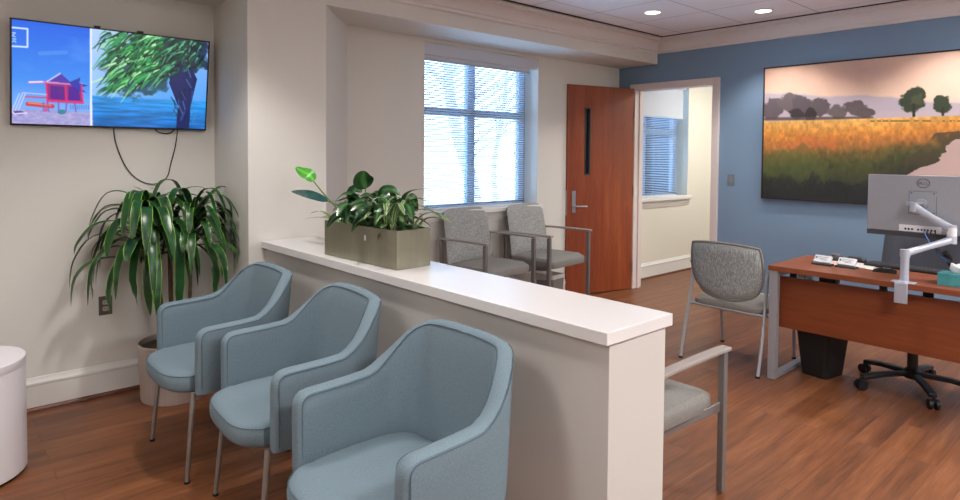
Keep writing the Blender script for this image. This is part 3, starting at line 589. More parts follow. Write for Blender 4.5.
# ------------------------------------------------------------------ blue tub armchairs
def tub_chair(loc, rz, label):
    t = thing('armchair', label, 'chair', loc, rz, 'blue upholstered armchairs along the half wall')
    HW, YF, YBk, RC, TH = .30, -.285, .145, .13, .026
    # plan path of the wrap, arm front -> back -> arm front
    path = []
    for k in range(15): path.append((-HW, YF+(YBk-RC-YF)*k/14))
    for k in range(1, 13): a = PI-PI/2*k/12; path.append((-HW+RC+RC*math.cos(a), YBk-RC+RC*math.sin(a)))
    m = len(path); path += [(-x, y) for x, y in reversed(path)]
    # split middle straight
    i0 = m-1; mid = [(path[i0][0]+(path[i0+1][0]-path[i0][0])*k/5, YBk+.012*math.sin(PI*k/5)) for k in range(1, 5)]
    path = path[:m]+mid+path[m:]
    n = len(path); S = [0]
    for i in range(1, n): S.append(S[-1]+math.dist(path[i], path[i-1]))
    tot = S[-1]; half = tot/2
    def top(d):    # d = distance along the wrap from the front edge
        pts = [(0, .700), (.10, .704), (.2, .708), (.27, .714), (.305, .732), (.34, .772), (.375, .825), (.405, .861), (.435, .880), (.48, .890), (.54, .893), (half, .894)]
        for (a, za), (b_, zb) in zip(pts, pts[1:]):
            if a <= d <= b_+1e-9:
                return za+(zb-za)*(d-a)/(b_-a)
        return .888
    def dens(): # resample with dense ends
        ds = [0, .002, .008, .018, .032, .05, .08, .12, .16, .2, .24, .27, .3, .33, .36, .39, .42, .45, .48, .51, .54, .57, .60, .64]
        k = 10; ds = [d for d in ds if d < half-.02]; ds += [half-.001]; a = ds+[tot-d for d in reversed(ds[:-1])]; return a
    def at(s_):
        for i in range(1, n):
            if s_ <= S[i]+1e-9:
                f = (s_-S[i-1])/max(S[i]-S[i-1], 1e-9); p0, p1 = path[i-1], path[i]
                tx, ty = p1[0]-p0[0], p1[1]-p0[1]; L_ = math.hypot(tx, ty); return (p0[0]+tx*f, p0[1]+ty*f), (tx/L_, ty/L_)
        return path[-1], (0, -1)
    ds = dens(); NV = 9; rings = []; outl = ([], [])
    rf = .05
    def tops(dd):
        z = top(dd)
        if dd < rf: z = z-rf+math.sqrt(max(rf*rf-(rf-dd)**2, 0))
        return z
    # smooth tops
    for s_ in ds:
        dd = min(s_, tot-s_); (x, y), (tx, ty) = at(s_); nx_, ny_ = -ty, tx     # outward normal? decide sign below
        if nx_*x+ny_*(y) < 0: nx_, ny_ = -nx_, -ny_
        zt = (tops(dd-.02 if dd > .3 else dd)+tops(dd)+tops(dd+.02 if dd > .3 else dd))/3; wy = max(0, min(1, (y+.03)/.17)); zb = .405
        th = TH+.006*(1-wy); e = min(1, dd/.018+.35) ; th *= e**.5
        def pos(z, off):
            k = (z-.38)/.5; lean = .048*k*wy+.015*k*k*wy; out = 0
            return Vector((x*(1+.03*k*(1-wy)-.10*k*k*wy)+nx_*off, y+ny_*off+lean, z))
        r = []
        r.append(pos(zb, th*.8))
        for q in range(1, 7): r.append(pos(zb+(zt-.022-zb)*q/6, th))
        r += [pos(zt-.008, th*.85), pos(zt, th*.35), pos(zt, -th*.35), pos(zt-.008, -th*.85)]
        for q in range(6, 0, -1): r.append(pos(zb+(zt-.022-zb)*q/6, -th))
        r.append(pos(zb, -th*.8))
        rings.append(r); outl[0].append(pos(zt-.012, th+.0005)); outl[1].append(pos(zt-.012, -th-.0005))
        if dd < .03:
            pass
    MB().rings(rings).build('shell', 'blufab', t)
    pb = MB()
    for k, sgn in ((0, 1), (1, -1)):
        pl = outl[k]
        core = [p for i, p in enumerate(pl) if .03 < min(ds[i], tot-ds[i])]
        a, b_ = core[0], core[-1]
        def down(p): return [Vector((p.x, p.y-.004+.0*z, z)) for z in (.43, .50, .60, max(p.z-.035, .62))]
        pb.tube(smooth([Vector((q.x, a.y-.018, q.z)) for q in down(a)]+[Vector((a.x, a.y-.014, a.z-.012))]+core+[Vector((b_.x, b_.y-.014, b_.z-.012))]+[Vector((q.x, b_.y-.018, q.z)) for q in reversed(down(b_))], 2), .0019, 6)
    pb.build('piping', 'pipe', t)
    # seat: flat at the back, bulging forward of the arms
    def outline(sc, grow=0):
        o = []
        for k in range(56):
            a = 2*PI*k/56; c, s_ = math.cos(a), math.sin(a); e = .5 if s_ < 0 else .35
            x = (.268+grow)*math.copysign(abs(c)**e, c)*(1 if s_ > -.05 else 1.0); y = -.095+(.295+grow if s_ < 0 else .24)*math.copysign(abs(s_)**(.8 if s_ < 0 else .5), s_)
            if y < YF-.012: x = math.copysign(min(abs(x)*1.06, .32), x)
            o.append((x*sc, -.08+(y+.08)*sc))
        return o
    rs = [(.80, .39), (.93, .394), (.975, .404), (.995, .42), (1.0, .443), (.992, .463), (.965, .479), (.90, .489), (.7, .495), (.4, .497), (.12, .497)]
    seat = MB().rings([[(x, y, z+(.0 if abs(y) < .3 else 0)) for x, y in outline(s_)] for s_, z in rs]).build('seat_cushion', 'blufab', t)
    MB().tube([Vector((x, y, .472)) for x, y in outline(.987)], .002, 6, close=True).build('seat_piping', 'pipe', seat)
    MB().box((-.2, -.2, .375), (.2, .12, .40)).build('seat_base', 'black', t)
    for sx in (-1, 1):
        for y0, y1 in ((-.285, -.322), (.10, .16)):
            q = MB().cyl((sx*.262, y0, .40), (sx*.28, y1, .008), .0125, .0095, 16).build('leg', 'leg', t)
            MB().cyl((sx*.28, y1, .0), (sx*.28, y1, .01), .012, .0125, 14).build('glide', 'rub', q)
    return t
c0 = tub_chair((-3.235, 1.205, 0), 0, 'blue upholstered armchair farthest left, beside the tall potted plant')
dup(c0, (-2.47, 1.25, 0), -.06, 'blue upholstered armchair in the middle of the row of three'); dup(c0, (-1.64, 1.205, 0), 0, 'blue upholstered armchair nearest the viewer, cut off by the bottom edge')

# ------------------------------------------------------------------ grey guest chairs with flat arms
def guest(loc, rz, label, group, sh_z, arm_z, back_z, leg_m='dsil', back_w=.59, aw=.322):
    t = thing('guest_chair', label, 'chair', loc, rz, group)
    A = aw
    # backrest: slightly curved upholstered panel
    def panel(y_off, th, w, z0, z1):
        r = []
        nz = 10; nx = 14
        F_, B_ = [], []
        for j in range(nz+1):
            for i in range(nx+1):
                u = -1+2*i/nx; v = j/nz; z = z0+(z1-z0)*v; edge = (1-abs(u)**8)*(1-abs(2*v-1)**10)
                ww = w/2*(1-.05*v)*(1-.10*max(0, v-.8)/.2*abs(u)*0); yy = y_off+.085*v-.03*(1-u*u)*0+.028*(1-u*u)+.02*math.sin(PI*v)*-.3
                rz_ = .035*(abs(u)**6)*(1 if v > .5 else -1)*abs(2*v-1)**6
                F_.append((u*ww, yy-th/2*edge**.5, z-rz_)); B_.append((u*ww, yy+th/2*edge**.5, z-rz_))
        vs = F_+B_; o = len(F_); fs = []; W_ = nx+1
        for j in range(nz):
            for i in range(nx):
                a = j*W_+i; fs.append((a, a+1, a+W_+1, a+W_)); fs.append((o+a, o+a+W_, o+a+W_+1, o+a+1))
        bd = [i for i in range(W_)]+[j*W_+nx for j in range(1, nz+1)]+[nz*W_+i for i in range(nx-1, -1, -1)]+[j*W_ for j in range(nz-1, 0, -1)]
        for a, b_ in zip(bd, bd[1:]+bd[:1]): fs.append((a, o+a, o+b_, b_))
        return MB().add(vs, fs)
    panel(.175, .045, back_w, sh_z-.03, back_z).build('backrest', 'grfab', t)
    # seat
    def ol(s_): return [(x*s_, (y-.02)*s_-.0+(-.012 if y < 0 else 0)*(1-(x/.27)**2)) for x, y in rrect(aw*1.78, .50, .06, 5)]
    st = MB().rings([[(x, y, sh_z+z-(.012 if y < -.2 else 0)) for x, y in ol(k)] for k, z in ((.9, -.075), (.985, -.07), (1, -.05), (1, -.025), (.985, -.01), (.93, 0), (.5, .006), (.1, .006))]).build('seat', 'grseat', t)
    MB().box((-.24, -.2, sh_z-.098), (.24, .2, sh_z-.076)).build('seat_frame', leg_m, t, bev=.004)
    for s_ in (-1, 1):
        x = s_*A
        MB().tube([(x, -.262, 0.012), (x, -.262, arm_z-.02)], 0, 4, flat=(.014, .017)).build('front_leg', leg_m, t, bev=.003)
        MB().tube(smooth([(x*.97, .30, .0), (x*.97, .262, sh_z*.6), (x*.97, .235, sh_z), (x*.97, .245, arm_z+.0)], 4), 0, 4, flat=(.012, .014)).build('rear_leg', leg_m, t, bev=.003)
        MB().tube(smooth([(x, .262, arm_z-.008), (x, .12, arm_z-.005), (x, -.1, arm_z-.004), (x, -.24, arm_z-.006), (x, -.29, arm_z-.007)], 5), 0, 4, flat=(.025, .0085)).build('armrest', 'armtop', t, bev=.004)
        MB().tube(smooth([(x, -.262, sh_z-.055), (x*.9, -.2, sh_z-.08), (x*.8, -.05, sh_z-.095), (x*.8, .15, sh_z-.09), (x*.95, .24, sh_z-.05)], 5), 0, 4, flat=(.007, .02)).build('side_rail', leg_m, t, bev=.003)
    return t
th_ = R(97)
g0 = guest((-3.965, 3.635, 0), th_, 'tall grey guest chair under the window, left of its twin', 'tall grey guest chairs under the window', .565, .785, 1.02)
dup(g0, (-3.965, 4.39, 0), th_, 'tall grey guest chair under the window, next to the open door')
guest((-1.632, 2.37, 0), PI, 'grey guest chair mostly hidden behind the half wall\'s end', None, .455, .655, .88, back_w=.50, aw=.31)
# small grey bin tucked under the right-hand window chair
t = thing('waste_bin', 'small grey bin with white liner under the window chair by the door', 'bin', (-4.07, 4.57, 0))
MB().rings([[(x, y, z) for x, y in rrect(w, d_, .02)] for w, d_, z in ((.20, .15, 0), (.23, .18, .34), (.22, .17, .34), (.19, .14, .01))]).build('body', 'grey', t)
MB().rings([[(x, y, z+(.02*math.sin(9*x+5*y) if z < .33 else 0)) for x, y in rrect(w, d_, .02)] for w, d_, z in ((.235, .185, .29), (.237, .187, .344), (.215, .165, .344), (.2, .15, .2))]).build('liner', 'liner', t)

# ------------------------------------------------------------------ guest chair at the desk (round tube frame, open back legs)
t = thing('guest_chair', 'grey tweed guest chair with silver tube legs standing at the desk', 'chair', (-2.15, 4.5, 0))
def bpanel():
    nx, nz = 22, 12; Fv, Bv = [], []
    for j in range(nz+1):
        for i in range(nx+1):
            u = -1+2*i/nx; v = -1+2*j/nz
            # superellipse mapping for rounded corners
            k = (1-.5*u*u*v*v*.42); uu, vv = u*math.sqrt(1-v*v*(.30 if v < 0 else .14)*abs(u)**3), v*math.sqrt(1-u*u*(.36 if v < 0 else .20)*abs(v)**1.5)
            bulge = -.025 if v < 0 else 0
            x = .266*uu*(1-.05*(v < 0)*abs(v)); z = .688+.192*vv+bulge*(1-u*u)*abs(v); y = -.175-.055*(v*.5+.5)-.045*(1-u*u)
            e = ((1-abs(u)**8)*(1-abs(v)**8))**.5
            Fv.append((x, y+.021*e, z)); Bv.append((x, y-.021*e, z))
    o = len(Fv); W_ = nx+1; fs = []
    for j in range(nz):
        for i in range(nx): a = j*W_+i; fs += [(a, a+1, a+W_+1, a+W_), (o+a, o+a+W_, o+a+W_+1, o+a+1)]
    bd = list(range(W_))+[j*W_+nx for j in range(1, nz+1)]+[nz*W_+i for i in range(nx-1, -1, -1)]+[j*W_ for j in range(nz-1, 0, -1)]
    for a, b_ in zip(bd, bd[1:]+bd[:1]): fs.append((a, o+a, o+b_, b_))
    return MB().add(Fv+Bv, fs), [((Vector(Fv[a])+Vector(Bv[a]))/2) for a in bd]
mb, edge = bpanel(); bk = mb.build('backrest', 'streak', t); MB().tube([p+Vector((0, 0, 0)) for p in edge], .009, 8, close=True).build('edge_trim', 'grseat', bk)
MB().rings([[(x*k, (y+.02)*k, .462+z+(.012*math.cos(x*5)-.012)) for x, y in rrect(.53, .48, .09, 6)] for k, z in ((.85, -.065), (.96, -.06), (1, -.04), (.99, -.018), (.93, -.004), (.6, .004), (.1, .004))]).build('seat', 'grseat', t)
for s_ in (-1, 1):
    x = s_*.278
    q = MB().tube(smooth([(x*1.03, -.305, .012), (x*1.03, -.255, .22), (x, -.19, .50), (x, -.165, .66), (x, -.12, .69)], 5), 0, 12, flat=(.0105, .015)).build('rear_leg', 'silver', t)
    MB().cyl((x*1.03, -.305, 0), (x*1.03, -.305, .014), .016, .013, 14).build('glide', 'rub', q)
    q = MB().tube(smooth([(x, .31, .012), (x, .29, .3), (x, .262, .62), (x, .235, .685), (x, .18, .695)], 5), 0, 12, flat=(.0105, .015)).build('front_leg', 'silver', t)
    MB().cyl((x, .31, 0), (x, .31, .014), .016, .013, 14).build('glide', 'rub', q)
    MB().tube(smooth([(x*1.04, -.16, .70), (x*1.05, -.05, .705), (x*1.05, .1, .705), (x*1.04, .22, .70)], 4), 0, 10, flat=(.022, .011)).build('armrest', 'silver', t)
    MB().tube([(x, -.225, .395), (x, .27, .41)], .0095, 10).build('side_rail', 'silver', t)
for yy in (-.21, .2): MB().tube([(-.278, yy, .40), (.278, yy, .40)], .0095, 10).build('cross_rail', 'silver', t)

# ------------------------------------------------------------------ desk
DXa, DXb, DYa, DYb, DT = -1.835, .02, 4.25, 4.915, .765
t = thing('desk', 'cherry wood desk with silver loop legs and hanging front panel', 'desk', (DXa, DYa, 0))
w_, d_ = DXb-DXa, DYb-DYa
MB().box((0, 0, DT-.034), (w_, d_, DT)).build('desktop', 'desk', t, bev=.0015)
for x0 in (.008, w_-.058):
    MB().box((x0, 0.005, 0), (x0+.05, .055, DT-.035)).box((x0, d_-.075, 0), (x0+.05, d_-.025, DT-.035)).box((x0, .055, 0), (x0+.05, d_-.075, .028)).box((x0, .055, DT-.075), (x0+.05, d_-.075, DT-.035)).build('leg', 'silver', t, bev=.002)
MB().box((.02, .115, .335), (w_-.02, .135, .682)).build('modesty_panel', 'deskp', t, bev=.001)
q = MB()
for x0 in (.09, .62, 1.2, 1.7): q.box((x0, .13, .66), (x0+.04, .15, DT-.034))
q.box((.06, .2, DT-.052), (w_-.06, .24, DT-.034)); q.build('panel_brackets', 'black', t)
MB().box((.15, .11, .69), (.19, .14, DT-.034)).build('spacer', 'dsil', t)
MB().box((.26, .16, .66), (.36, .26, DT-.034)).build('under_desk_box', 'black', t, bev=.01)
# black waste bin
t = thing('waste_bin', 'black plastic waste bin with liner on the floor under the desk', 'bin', (-1.615, 4.63, 0), R(-11))
MB().rings([[(x, y, z) for x, y in rrect(a, b_, .03)] for a, b_, z in ((.18, .22, 0), (.235, .29, .335), (.24, .3, .34), (.24, .3, .352), (.225, .28, .352), (.17, .21, .01))]).build('body', 'black', t)
MB().rings([[(x, y, z+.006*math.sin(40*x+23*y)) for x, y in rrect(a, b_, .03)] for a, b_, z in ((.244, .304, .325), (.246, .306, .356), (.222, .278, .356), (.2, .25, .22))]).build('liner', 'liner', t)
# office chair
OC = Vector((-1.12, 4.76, 0)); t = thing('office_chair', 'black swivel office chair tucked in behind the desk', 'chair', OC)
bs_ = MB().lathe([(.0, .075), (.045, .075), (.05, .12), (.035, .14), (0, .14)], n=20)
bso = bs_.build('base_hub', 'black', t)
for a in (230, 302, 14, 86, 158):
    c, s_ = math.cos(R(a)), math.sin(R(a))
    MB().tube([(c*.03, s_*.03, .105), (c*.2, s_*.2, .098), (c*.33, s_*.33, .078)], 0, 4, flat=(.022, .014)).build('base_arm', 'black', t, bev=.006)
    q = MB(); px, py = -s_, c
    for k in (-1, 1): q.cyl((c*.335+px*.010*k, s_*.335+py*.010*k, .03), (c*.335+px*.027*k, s_*.335+py*.027*k, .03), .03, n=20)
    q.cyl((c*.335, s_*.335, .03), (c*.335, s_*.335, .08), .009, n=10); q.build('caster', 'black', t)
MB().cyl((0, 0, .13), (0, 0, .28), .03, n=20).cyl((0, 0, .28), (0, 0, .43), .018, n=16).build('gas_lift', 'black', t)
MB().rings([[(x*k, y*k-.02, z) for x, y in rrect(.5, .47, .1)] for k, z in ((.7, .42), (.95, .43), (1, .455), (.99, .48), (.9, .5), (.1, .505))]).build('seat', 'bfab', t)
q = MB(); nx, nz = 14, 10; vs = []; fs = []
for sg in (-1, 1):
    for j in range(nz+1):
        for i in range(nx+1):
            u = -1+2*i/nx; v = j/nz; ww = .268-.02*v; e = ((1-abs(u)**8)*(1-abs(2*v-1)**8))**.5
            vs.append((u*ww*math.sqrt(1-.22*abs(2*v-1)**10*abs(u)), .27-.05*u*u+.06*v+sg*.022*e, .60+.42*v))
o = (nx+1)*(nz+1); W_ = nx+1
for j in range(nz):
    for i in range(nx): a = j*W_+i; fs += [(a, a+1, a+W_+1, a+W_), (o+a, o+a+W_, o+a+W_+1, o+a+1)]
bd = list(range(W_))+[j*W_+nx for j in range(1, nz+1)]+[nz*W_+i for i in range(nx-1, -1, -1)]+[j*W_ for j in range(nz-1, 0, -1)]
for a, b_ in zip(bd, bd[1:]+bd[:1]): fs.append((a, o+a, o+b_, b_))
q.add(vs, fs).build('backrest', 'bfab', t)
MB().tube(smooth([(0, .05, .42), (0, .22, .43), (0, .33, .52), (0, .31, .7)], 5), 0, 4, flat=(.03, .01)).build('back_bracket', 'black', t)

# ------------------------------------------------------------------ monitor on its arm
MX0, MX1, MZ0, MZ1, MY = -1.357, -.757, 1.0, 1.385, 4.60
t = thing('monitor', 'silver-backed computer monitor held over the desk by an arm', 'monitor', ((MX0+MX1)/2, MY, MZ0)); mw = MX1-MX0; mh = MZ1-MZ0
MB().box((-mw/2, 0, .03), (mw/2, .022, mh)).build('back_casing', 'mon', t, bev=.004)
MB().box((-mw/2, .001, 0), (mw/2, .021, .0298)).build('lower_strip', 'mon2', t, bev=.002)
MB().box((-mw/2+.006, .0215, .012), (mw/2-.006, .024, mh-.006)).build('display', 'black', t)
MB().box((-.07, -.0025, .145), (.07, .001, .285)).build('mount_plate', 'mon', t, bev=.001)
q = MB().box((-.0722, -.0008, .1428), (.0722, .0006, .2872))
q.build('mount_recess', 'ink', t)
q = MB()
for sx in (-1, 1):
    for z in (.155, .275): q.cyl((sx*.058, -.0045, z), (sx*.058, -.002, z), .004, n=12)
q.build('screws', 'ink', t)
lg = MB(); lg.tube([Vector((.0+.033*math.cos(a), -.0012, .337+.027*math.sin(a))) for a in [2*PI*k/40 for k in range(40)]], .0018, 6, close=True)
def st(pts, w=.0012): lg.tube([Vector((x, -.0011, z)) for x, z in pts], w, 5)
def letter(ch, x, z, h=.014, w=.009):
    P_ = {'D': [[(0, 0), (0, 1), (.5, 1), (.95, .7), (.95, .3), (.5, 0), (0, 0)]], 'L': [[(0, 1), (0, 0), (.85, 0)]], 'E': [[(.9, 1), (0, 1), (0, 0), (.9, 0)], [(0, .5), (.7, .5)]]}
    for s_ in P_[ch]: st([(x+a*w, z+b_*h) for a, b_ in s_])
letter('D', -.0245, .330)
e = Matrix.Rotation(R(25), 2)
for s_ in ([(.9, 1), (0, 1), (0, 0), (.9, 0)], [(0, .5), (.7, .5)]):
    pts_ = [e@Vector(((a-.5)*.009, (b_-.5)*.014)) for a, b_ in s_]; st([(-.0065+p.x, .337+p.y) for p in pts_])
letter('L', .0035, .330); letter('L', .0155, .330)
lg.build('brand_emblem', 'ink', t)
ps = MB().box((-.12, -.0015, .035), (.10, .001, .075)).build('port_panel', 'wht', t)
q = MB()
for x in (-.085, -.068, -.05, -.018, .0, .015, .032, .05, .068): q.box((x-.005, -.003, .044), (x+.005, -.0005, .056))
q.build('ports', 'black', t)
t = thing('monitor_mount', 'silver jointed monitor arm clamped to the front desk edge', 'monitor arm', (-1.065, 4.275, DT))
B0 = Vector(t.location)
def Lc(*p): return Vector(p)-B0
MB().box((-.032, -.05, -.115), (.032, -.028, .004)).box((-.025, -.045, .0), (.025, .03, .012)).box((-.06, -.02, .0), (.06, .04, .006)).box((-.02, -.03, -.05), (.02, .03, -.038)).build('clamp', 'sarm', t, bev=.004)
MB().cyl((0, .02, .004), (0, .02, .185), .0225, n=24).build('pole', 'sarm', t)
def armseg(a, b_, w, h, name):
    a, b_ = Vector(a), Vector(b_); d3 = b_-a; l_ = d3.length; q = MB(); n_ = 14
    r = []
    for k in range(9):
        f = k/8; s_ = .82+.18*abs(1-2*f)**1.5; c = a+d3*f; ax = d3.normalized(); u_ = Vector((0, 0, 1)).cross(ax).normalized(); v_ = ax.cross(u_)
        r.append([c+u_*w*s_*math.copysign(abs(math.cos(x))**.6, math.cos(x))+v_*h*s_*math.copysign(abs(math.sin(x))**.6, math.sin(x)) for x in [2*PI*j/n_ for j in range(n_)]])
    q.rings(r); q.cyl(a-Vector((0, 0, h*1.1)), a+Vector((0, 0, h*1.1)), w*1.12, n=20); q.cyl(b_-Vector((0, 0, h*1.1)), b_+Vector((0, 0, h*1.1)), w*1.12, n=20)
    return q.build(name, 'sarm', t)
el = (-.885, 4.50, 1.015)
armseg(Lc(-1.065, 4.295, .935), Lc(*el), .023, .020, 'lower_arm')
MB().cyl(Lc(el[0], el[1], 1.0), Lc(el[0], el[1], 1.085), .024, n=20).build('elbow', 'wht', t)
armseg(Lc(el[0], el[1], 1.075), Lc(-1.075, 4.50, 1.195), .02, .024, 'upper_arm')
MB().cyl(Lc(-1.078, 4.505, 1.165), Lc(-1.078, 4.505, 1.225), .018, n=18).cyl(Lc(-1.07, 4.51, 1.212), Lc(-1.06, 4.59, 1.214), .014, n=16).cyl(Lc(-1.06, 4.575, 1.213), Lc(-1.06, 4.598, 1.213), .03, n=24).obox(Lc(-1.1, 4.53, 1.213), (.05, .016, .022)).build('tilt_head', 'steel', t)
t = thing('monitor_cables', 'cluster of cables hanging from the monitor ports to the desk', 'cable', (-1.0, 4.62, DT))
B0 = Vector(t.location)
def hang(pts, r, m, nm): MB().tube(smooth([Lc(*p) for p in pts], 5), r, 8).build(nm, m, t)
MBy = 4.59
hang([(-1.045, MBy, 1.045), (-1.02, 4.575, 1.0), (-.985, 4.56, .945), (-.945, 4.57, .90), (-.90, 4.6, .86)], .0035, 'bcord', 'blue_cable')
hang([(-1.03, MBy, 1.045), (-1.0, 4.575, .99), (-.97, 4.56, .93), (-.92, 4.58, .89), (-.88, 4.6, .84)], .0035, 'cord', 'black_cable')
hang([(-1.01, MBy, 1.045), (-.985, 4.575, .98), (-.95, 4.57, .93), (-.9, 4.6, .87), (-.87, 4.62, .82)], .0035, 'cord', 'black_cable')
hang([(-.985, MBy, 1.045), (-.98, 4.57, .97), (-.96, 4.57, .92), (-.93, 4.6, .90)], .0035, 'cord', 'black_cable')
hang([(-.93, 4.57, .93), (-.915, 4.6, .90), (-.91, 4.62, .855), (-.885, 4.62, .82), (-.85, 4.62, .785), (-.80, 4.62, .775)], .016, 'cord', 'cable_sleeve')
# ------------------------------------------------------------------ things on the desk
def card_holder(x, y, rz, label):
    t = thing('card_holder', label, 'card holder', (x, y, DT), rz, None)
    MB().box((-.062, -.03, 0), (.062, .03, .012)).build('base', 'ink', t, bev=.003)
    rx = Matrix.Rotation(R(48), 3, 'X')
    MB().obox((0, .006, .036), (.108, .056, .02), rx).build('card_stack', 'wht', t, bev=.003)
    q = MB()
    for dz, a, b_ in ((.012, -.03, .035), (.0, -.03, .028), (-.01, -.01, .03)): q.obox(Vector((0, .006, .036))+rx@Vector(((a+b_)/2, dz, .0104)), (b_-a, .0025, .0006), rx)
    q.obox(Vector((0, .006, .036))+rx@Vector((-.04, .006, .0104)), (.011, .013, .0006), rx)
    q.build('printing', 'ink', t)
card_holder(-1.60, 4.545, R(-4), 'white business card stack in a dark holder, left of the pair'); card_holder(-1.455, 4.555, R(-4), 'white business card stack in a dark holder, right of the pair')
t = thing('paper_sheet', 'printed paper sheet lying behind the card holders', 'paper', (-1.48, 4.71, DT), R(12)); MB().box((-.14, -.10, 0), (.14, .10, .0012)).build('sheet', 'paper', t); MB().box((-.12, -.02, .0012), (.0, .08, .0016)).build('printed_picture', 'paper2', t)
t = thing('paper_sheet', 'pale folded leaflet lying right of the card holders', 'paper', (-1.36, 4.66, DT+.0017), R(-18)); MB().box((-.09, -.06, 0), (.09, .06, .0015)).build('sheet', 'paper', t)
t = thing('tape_dispenser', 'dark rounded tape dispenser behind the card holders', 'tape dispenser', (-1.61, 4.83, DT), R(10))
MB().lathe([(0, 0), (.05, 0), (.052, .018), (.04, .032), (0, .036)], n=24).build('body', 'ink', t); MB().lathe([(.012, .036), (.024, .036), (.024, .044), (.012, .044)], n=20).build('tape_roll', 'steel', t)
t = thing('sunglasses_case', 'long dark case lying beside the tape dispenser', 'case', (-1.495, 4.872, DT), R(-8)); q = MB().rings([[(x, y*k, z*1.0+.02*0) for x, y in rrect(.13*k, .05, .022)] for k, z in ((.85, 0), (1, .01), (1, .02), (.8, .032))]); q.build('body', 'ink', t, bev=.002)
t = thing('keyboard', 'black computer keyboard lying at the back of the desk', 'keyboard', (-1.185, 4.80, DT), R(-4))
MB().box((-.225, -.07, 0), (.225, .07, .016)).build('body', 'black', t, bev=.004)
q = MB()
for j in range(6):
    for i in range(20): q.box((-.217+i*.0219, -.062+j*.0208, .016), (-.217+i*.0219+.018, -.062+j*.0208+.017, .021))
q.build('keys', 'ink', t)
t = thing('stapler', 'small black stapler lying in front of the keyboard', 'stapler', (-1.235, 4.55, DT), R(4))
MB().box((-.065, -.016, 0), (.065, .016, .006)).build('base', 'black', t, bev=.002); MB().rings([[(x, -.012, .006), (x, .012, .006), (x, .010, h), (x, -.010, h)] for x, h in ((-.062, .016), (-.03, .028), (.04, .03), (.065, .022))]).build('upper_arm', 'black', t, bev=.002)
MB().box((-.01, -.009, .0275), (.03, .009, .031)).build('metal_insert', 'steel', t)
t = thing('tissue_box', 'teal tissue box at the desk\'s front edge right of the arm', 'tissue box', (-.86, 4.42, DT))
MB().box((-.06, -.06, 0), (.16, .06, .07)).build('carton', 'teal', t, bev=.002)
q = MB(); r = []
for k, (s_, z) in enumerate(((.5, .06), (.8, .08), (1.1, .1), (1.0, .12))): r.append([(.05+.06*s_*math.cos(a), .028*s_*math.sin(a), z+.010*math.sin(3*a+k)) for a in [2*PI*j/18 for j in range(18)]])
q.rings(r, cap=False).build('tissue', 'tissue', t, solid=.0015)
# ------------------------------------------------------------------ round white side table
t = thing('side_table', 'white cylindrical side table at the left edge of the room', 'table', (-3.66, .12, 0))
MB().lathe([(0, 0.012), (.243, .012), (.25, .018), (.25, .50), (.25, .50), (0, .50)], n=72).build('drum', 'oldw', t); MB().lathe([(0, .5), (.250, .5), (.2515, .503), (.2515, .537), (.249, .54), (0, .54)], n=72).build('top', 'oldw', t); MB().lathe([(0, 0), (.235, 0), (.235, .012), (0, .012)], n=60).build('plinth', 'black', t)

# ------------------------------------------------------------------ leaves
def leafstrip(mb, us, pts, w, shape='strap', fold=.25, n=12, upv=Vector((0, 0, 1)), clampx=None, roll=0):
    s_ = smooth(pts, max(2, n//(len(pts)-1))); m = len(s_); cols = (-1, -.72, 0, .72, 1); o = len(mb.v)
    for i, p in enumerate(s_):
        f = i/(m-1); t_ = (s_[min(i+1, m-1)]-s_[max(i-1, 0)]).normalized()
        side = t_.cross(upv)
        if side.length < .15: side = t_.cross(Vector((pts[-1][0]-pts[0][0], pts[-1][1]-pts[0][1], 0)).cross(Vector((0, 0, 1)))).cross(t_) if False else Vector((-(pts[-1][1]-pts[0][1]), pts[-1][0]-pts[0][0], 0))
        side.normalize()
        if i and side.dot(prev) < 0: side = -side
        prev = side.copy()
        if roll: side = Matrix.Rotation(roll, 3, t_)@side
        nn = side.cross(t_).normalized()
        if nn.z < 0 and not roll: nn = -nn
        if shape == 'strap': k = min(1, .35+f*3.2)*(1-max(0, (f-.55)/.45)**2.0)
        elif shape == 'oval': k = math.sin(PI*min(1, f**.8*.98+.02))**.75
        else: k = 1-f**2
        k = max(k, .02)
        for c in cols:
            q = p+side*(c*w/2*k)+nn*(abs(c)*w/2*k*fold)
            if clampx is not None: q.x = max(q.x, clampx); q.y = min(q.y, .325)
            mb.v.append(tuple(q)); us.append((c+1)/2)
    for i in range(m-1):
        for j in range(4): a = o+i*5+j; mb.f.append((a, a+1, a+6, a+5))
PO = Vector((-4.10, 1.165, 0))
t = thing('potted_plant', 'tall dracaena with drooping striped leaves in a metal pot', 'plant', PO)
MB().lathe([(0, .0), (.188, 0), (.192, .01), (.205, .335), (.209, .34), (.209, .345), (.198, .345), (.19, .27), (0, .27)], n=64).build('pot', 'pot', t)
q = MB().lathe([(0, .27), (.192, .27), (.188, .315), (.1, .325), (0, .328)], n=36); q.build('soil', 'soil', t)
def canes(a, b_, r, nm='cane'):
    pts = smooth([a, (Vector(a)+Vector(b_))/2+Vector((.008, -.006, 0)), b_], 14); MB().tube(pts, [r*(1+.05*(i % 2)) for i in range(len(pts))], 12).build(nm, 'cane', t)
h1, h2, h3 = Vector((-.03, -.14, 1.0)), Vector((.03, .10, 1.06)), Vector((.02, -.02, .86))
canes((-.01, -.04, .3), (h1.x, h1.y, 1.08), .017); canes((-.03, .09, .3), (h2.x, h2.y, 1.12), .011); canes((.03, -.02, .3), (.05, -.04, .95), .013)
rn = random.Random(21)
